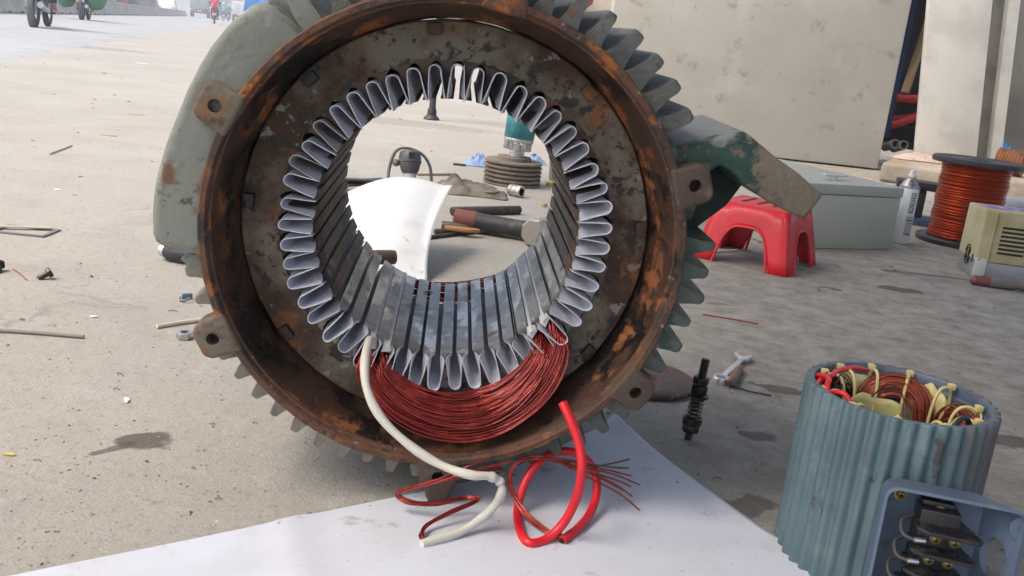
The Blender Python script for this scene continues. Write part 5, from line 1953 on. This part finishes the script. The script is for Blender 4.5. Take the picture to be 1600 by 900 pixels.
# broken stone heap by the pole
sp0 = Vector((-6.689, 24.0173, 0))
o = B().ball((0, 0, .14), (.38, .22, .20), 22, 14)
for i, v in enumerate(o.v):
    o.v[i] = v + mnoise.noise_vector(v * 6) * .07
o = o.build('stone_lump', mat('stone', (.26, .22, .17), .9, layers=[((.18, .15, .12), 6, .45, .6), ((.34, .30, .24), 9, .57, .68)], bump=.5, bscale=30), smooth=40)
o.location = (sp0.x + .12, sp0.y, 0)
tag(o, 'rough brown stone lump at the foot of the leaning pole', 'stone')
# roadside tree
tp = Vector((-11.0543, 42, 2.276))
tr = empty('roadside_tree', (tp.x, tp.y, 0))
tag(tr, 'green leafy tree far down the road above the blue tarpaulin', 'tree')
bark = mat('bark', (.12, .09, .065), .9)
B().tube(spline([(0, 0, 0), (.05, 0, .9), (-.05, .05, 1.6), (.1, 0, 2.4)], 5), [.13 - .004 * i for i in range(16)], 10).build('trunk', bark, tr)
for k in range(5):
    a = k * 1.26
    B().tube([(0, 0, 1.3 + k * .15), (.35 * math.cos(a), .35 * math.sin(a), 1.8 + k * .1), (.7 * math.cos(a), .7 * math.sin(a), 2.1 + k * .12)], [.05, .035, .015], 7).build('limb', bark, tr)
leaf = mat('leaf_green', (.055, .10, .03), .7, layers=[((.03, .06, .02), 3, .45, .6), ((.10, .15, .05), 5, .57, .68)])
rr = random.Random(8)
b = B()
for i in range(2600):
    a, e_ = rr.uniform(0, 6.28), rr.gauss(0, 1)
    d = Vector((rr.gauss(0, 1), rr.gauss(0, 1), rr.gauss(0, .8))).normalized() * (rr.random() ** .4)
    c = Vector((d.x * 1.0, d.y * 1.0, 2.05 + d.z * .95)) + mnoise.noise_vector(d * 2.4) * .28
    n1 = Vector((rr.gauss(0, 1), rr.gauss(0, 1), rr.gauss(0, 1))).normalized()
    n2 = n1.orthogonal().normalized()
    s_ = rr.uniform(.03, .075)
    b.add([c - n1 * s_, c + n2 * s_ * .5, c + n1 * s_, c - n2 * s_ * .5], [(0, 1, 2, 3)])
o = b.build('crown', leaf, tr, smooth=0)
o['kind'] = 'stuff'


# ------------------------------------------------------------------ small things on the floor
# hexagon nut
p = (-0.5188, 1.4213, 0)
o = B()
o = B().prism(hexpoly(.0130, 6, .25), 0, .0115).build('hex_nut', mat('zinc', (.46, .46, .45), .35, .85, layers=[((.3, .29, .27), 60, .5, .65)]), bevel=.0012)
cut(o, [B().lathe([(0, -.01), (.0065, -.01), (.0065, .03), (0, .03)], 20)])
o.location = (p[0], p[1], 0)
tag(o, 'loose zinc hexagon nut on the floor left of the housing', 'nut')
zinc = bpy.data.materials['zinc']
# bolts lying around
for (px, lb, rz_) in (((-0.8679, 1.6656, 0), 'small dark bolt lying head up on the floor at the left', .7), ((-0.9672, 1.681, 0), 'dark bolt cut by the left edge of the picture', 2.0)):
    o = empty('dark_bolt', (px[0], px[1], 0), rz_)
    tag(o, lb, 'bolt')
    M = trm(0, 0, .0105) @ rotm('Y', 62)
    B().prism(hexpoly(.0105), 0, .008, M).build('bolt_head', oily, o, bevel=.001)
    M2 = trm(0, 0, .0105) @ rotm('Y', 62) @ rotm('X', 180)
    B().lathe([(.0055, 0), (.0055, .016), (.0045, .018), (0, .018)], 14, M2).build('shank', oily, o)
# gasket frame with a strip across it
gk = empty('gasket_frame', (-1.092, 2.0058, 0), .03)
tag(gk, 'thin grey rectangular gasket frame lying on the floor at the far left', 'gasket')
g_m = mat('gasket_grey', (.15, .145, .135), .7)
for (cx, cy, sx, sy) in ((0, -.035, .118, .009), (0, .035, .118, .009), (-.055, 0, .010, .061), (.055, 0, .010, .061)):
    B().box((cx, cy, .002), (sx, sy, .004)).build('frame_bar', g_m, gk, bevel=.0005)
a_, b_ = Vector((-1.1722, 1.9959, 0.006)), Vector((-1.0535, 2.043, 0.006))
v = b_ - a_
o = B().box((v.length / 2, 0, 0), (v.length, .012, .003)).build('pale_strip', mat('pale_strip', (.45, .40, .31), .8))
o.location = a_
o.rotation_euler = (0, 0, math.atan2(v.y, v.x))
tag(o, 'pale flat strip lying across the gasket frame', 'strip')
# rods, sticks
for (pa, pb, r, nm, lb, mm) in (((-0.8189, 1.3505, 0.0035), (-0.6579, 1.3697, 0.0035), .0032, 'welding_rod', 'long grey rod on the floor reaching in from the left edge', mat('grey_rod', (.23, .20, .175), .6, .2)),
                                ((-0.5769, 1.4545, 0.004), (-0.526, 1.5119, 0.004), .0036, 'bamboo_stick', 'pale split stick on the floor by the lower left bolt lug', mat('bamboo', (.55, .50, .40), .8)),
                                ((0.4134, 1.9279, 0.002), (0.5271, 1.8992, 0.002), .0014, 'red_wire', 'thin red wire scrap on the floor below the stool', mat('red_wire', (.30, .03, .02), .5)),
                                ((-0.9525, 1.7008, 0.002), (-0.8942, 1.6405, 0.002), .0010, 'red_thread', 'tiny red thread on the floor at the left', bpy.data.materials['red_wire'] if 'red_wire' in bpy.data.materials else None),
                                ((-1.5889, 3.0819, 0.004), (-1.6309, 3.3175, 0.004), .003, 'pale_splinter', 'pale splinter on the sunlit floor at upper left', mat('splinter', (.42, .38, .32), .8)),
                                ((0.5561, 2.6265, 0.004), (0.6454, 2.6999, 0.004), .003, 'white_stick', 'thin white stick on the floor under the red stool', mat('white_stick', (.62, .60, .55), .7))):
    o = B().tube(spline([pa, (Vector(pa) + Vector(pb)) / 2 + Vector((0, .003, 0)), pb], 4), r, 8).build(nm, mm or bpy.data.materials['enamelled_copper'])
    tag(o, lb, 'wire' if 'wire' in nm or 'thread' in nm else 'stick')
# curly wire scrap
p = Vector((0.7881, 2.3152, 0))
o = B().tube(spline([(p.x - .02, p.y - .03, .0015), (p.x - .01, p.y - .005, .006), (p.x + .02, p.y + .008, .004), (p.x + .05, p.y + .002, .0015)], 6), .0011, 6).build('wire_scrap', wire_m)
tag(o, 'curved dark wire scrap on the floor below the cabinet', 'wire')
# small clip by the housing
p = (-0.592, 1.6249, 0)
ck = empty('spring_clip', p, .5)
tag(ck, 'small bluish spring clip on the floor just left of the housing', 'clip')
cm = mat('clip_blue', (.14, .19, .22), .4, .5)
B().tube(spline([(-.008, .012, .004), (-.010, 0, .004), (-.006, -.012, .004), (.006, -.012, .008)], 5), .0022, 8).build('wire_leg', cm, ck)
B().box((.004, .010, .006), (.018, .007, .010)).build('jaw', cm, ck, bevel=.001)
# paper and leaf scraps one can pick out
scrap_w = mat('paper_scrap', (.66, .65, .60), .8)
scrap_t = mat('tan_scrap', (.42, .30, .17), .8)
for (px, sx, sy, rz_, mm, lb) in (((-0.4965, 1.1504, 0), .010, .018, .35, scrap_w, 'small white card scrap above the oil stain'),
                                  ((-0.6915, 1.4764, 0), .016, .010, .1, scrap_w, 'white paper scrap on the floor left of the nut'),
                                  ((-1.2729, 2.5068, 0), .022, .016, -.2, scrap_w, 'white paper scrap on the floor above the gasket frame'),
                                  ((-1.9239, 4.5519, 0), .085, .045, .1, scrap_t, 'flat tan cardboard disc on the pale floor at upper left'),
                                  ((-0.5494, 0.9646, 0), .016, .006, .1, mat('yellow_scrap', (.55, .45, .12), .8), 'tiny yellow scrap at the lower left edge'),
                                  ((-3.6853, 8.8425, 0), .16, .09, .2, scrap_w, 'white scrap on the floor near the road edge'),
                                  ((-1.6669, 3.7069, 0), .07, .03, .1, scrap_t, 'brown leaf scrap on the pale floor left of the housing')):
    rr = random.Random(px[0])
    poly = [(sx * .5 * math.cos(a) * rr.uniform(.6, 1.3), sy * .5 * math.sin(a) * rr.uniform(.75, 1.15)) for a in [k * PI / 2.5 + rr.uniform(-.35, .35) for k in range(5)]]
    o = B().prism(poly, .0008, .0026).build('floor_scrap', mm)
    o.location = px
    o.rotation_euler = (0, 0, rz_)
    tag(o, lb, 'scrap', 'scraps on the floor')
# grit and crumbs strewn over the concrete: nobody could count these
grit_m = mat('grit', (.26, .235, .20), .9, layers=[((.10, .085, .07), 30, .48, .56), ((.46, .44, .40), 24, .57, .63), ((.22, .11, .06), 17, .64, .68)])
rr = random.Random(21)
b = B()
for i in range(7000):
    y = .72 + 6.5 * rr.random() ** 2.0
    x = rr.uniform(-.75, .75) * y
    s_ = rr.uniform(.0006, .0019) * (1 + .16 * y) * (2.6 if rr.random() < .012 else 1)
    a = rr.uniform(0, 6.28)
    k = rr.uniform(.5, 1.6)
    c, s2 = math.cos(a) * s_, math.sin(a) * s_
    vs = [(x + c * k, y + s2 * k, .0003), (x - s2, y + c, .0003), (x - c * k, y - s2 * k, .0003), (x + s2, y - c, .0003), (x + rr.uniform(-.3, .3) * s_, y, s_ * rr.uniform(.3, 1.0))]
    b.add(vs, [(0, 1, 4), (1, 2, 4), (2, 3, 4), (3, 0, 4)])
o = b.build('floor_grit', grit_m, smooth=0)
tag(o, 'grit and crumbs scattered over the concrete floor', 'grit', None, 'stuff')
b = B()
for i in range(150):
    y = .9 + 8 * rr.random() ** 1.6
    x = rr.uniform(-.8, .75) * y
    ln = rr.uniform(.004, .013) * (1 + .2 * y)
    a = rr.uniform(-.7, .7)
    d = Vector((math.cos(a), math.sin(a), 0)) * ln
    p = Vector((x, y, .0012))
    b.tube([p - d / 2, p + Vector((0, 0, .002)) + Vector((-d.y, d.x, 0)) * .1, p + d / 2], .0006 * (1 + .3 * y), 4)
o = b.build('floor_litter', mat('litter', (.16, .12, .085), .9, layers=[((.40, .36, .29), 9, .52, .56), ((.06, .05, .045), 13, .55, .6)]), smooth=0)
tag(o, 'tiny splinters and wire snippets littering the concrete floor', 'litter', None, 'stuff')

# ------------------------------------------------------------------ hazy air over the whole place
hz = B().box((0, 740, 2.5), (1960, 1700, 7.0)).build('haze', None, smooth=0)
hm_ = bpy.data.materials.new('hazy_air')
hm_.use_nodes = True
hn = hm_.node_tree
hn.nodes.remove(hn.nodes['Principled BSDF'])
pv = hn.nodes.new('ShaderNodeVolumePrincipled')
pv.inputs['Color'].default_value = (.93, .95, .96, 1)
pv.inputs['Density'].default_value = .0045
pv.inputs['Anisotropy'].default_value = .2
hn.links.new(pv.outputs[0], hn.nodes['Material Output'].inputs['Volume'])
hz.data.materials.append(hm_)
tag(hz, 'pale dusty haze in the air over the road', 'haze', None, 'stuff')
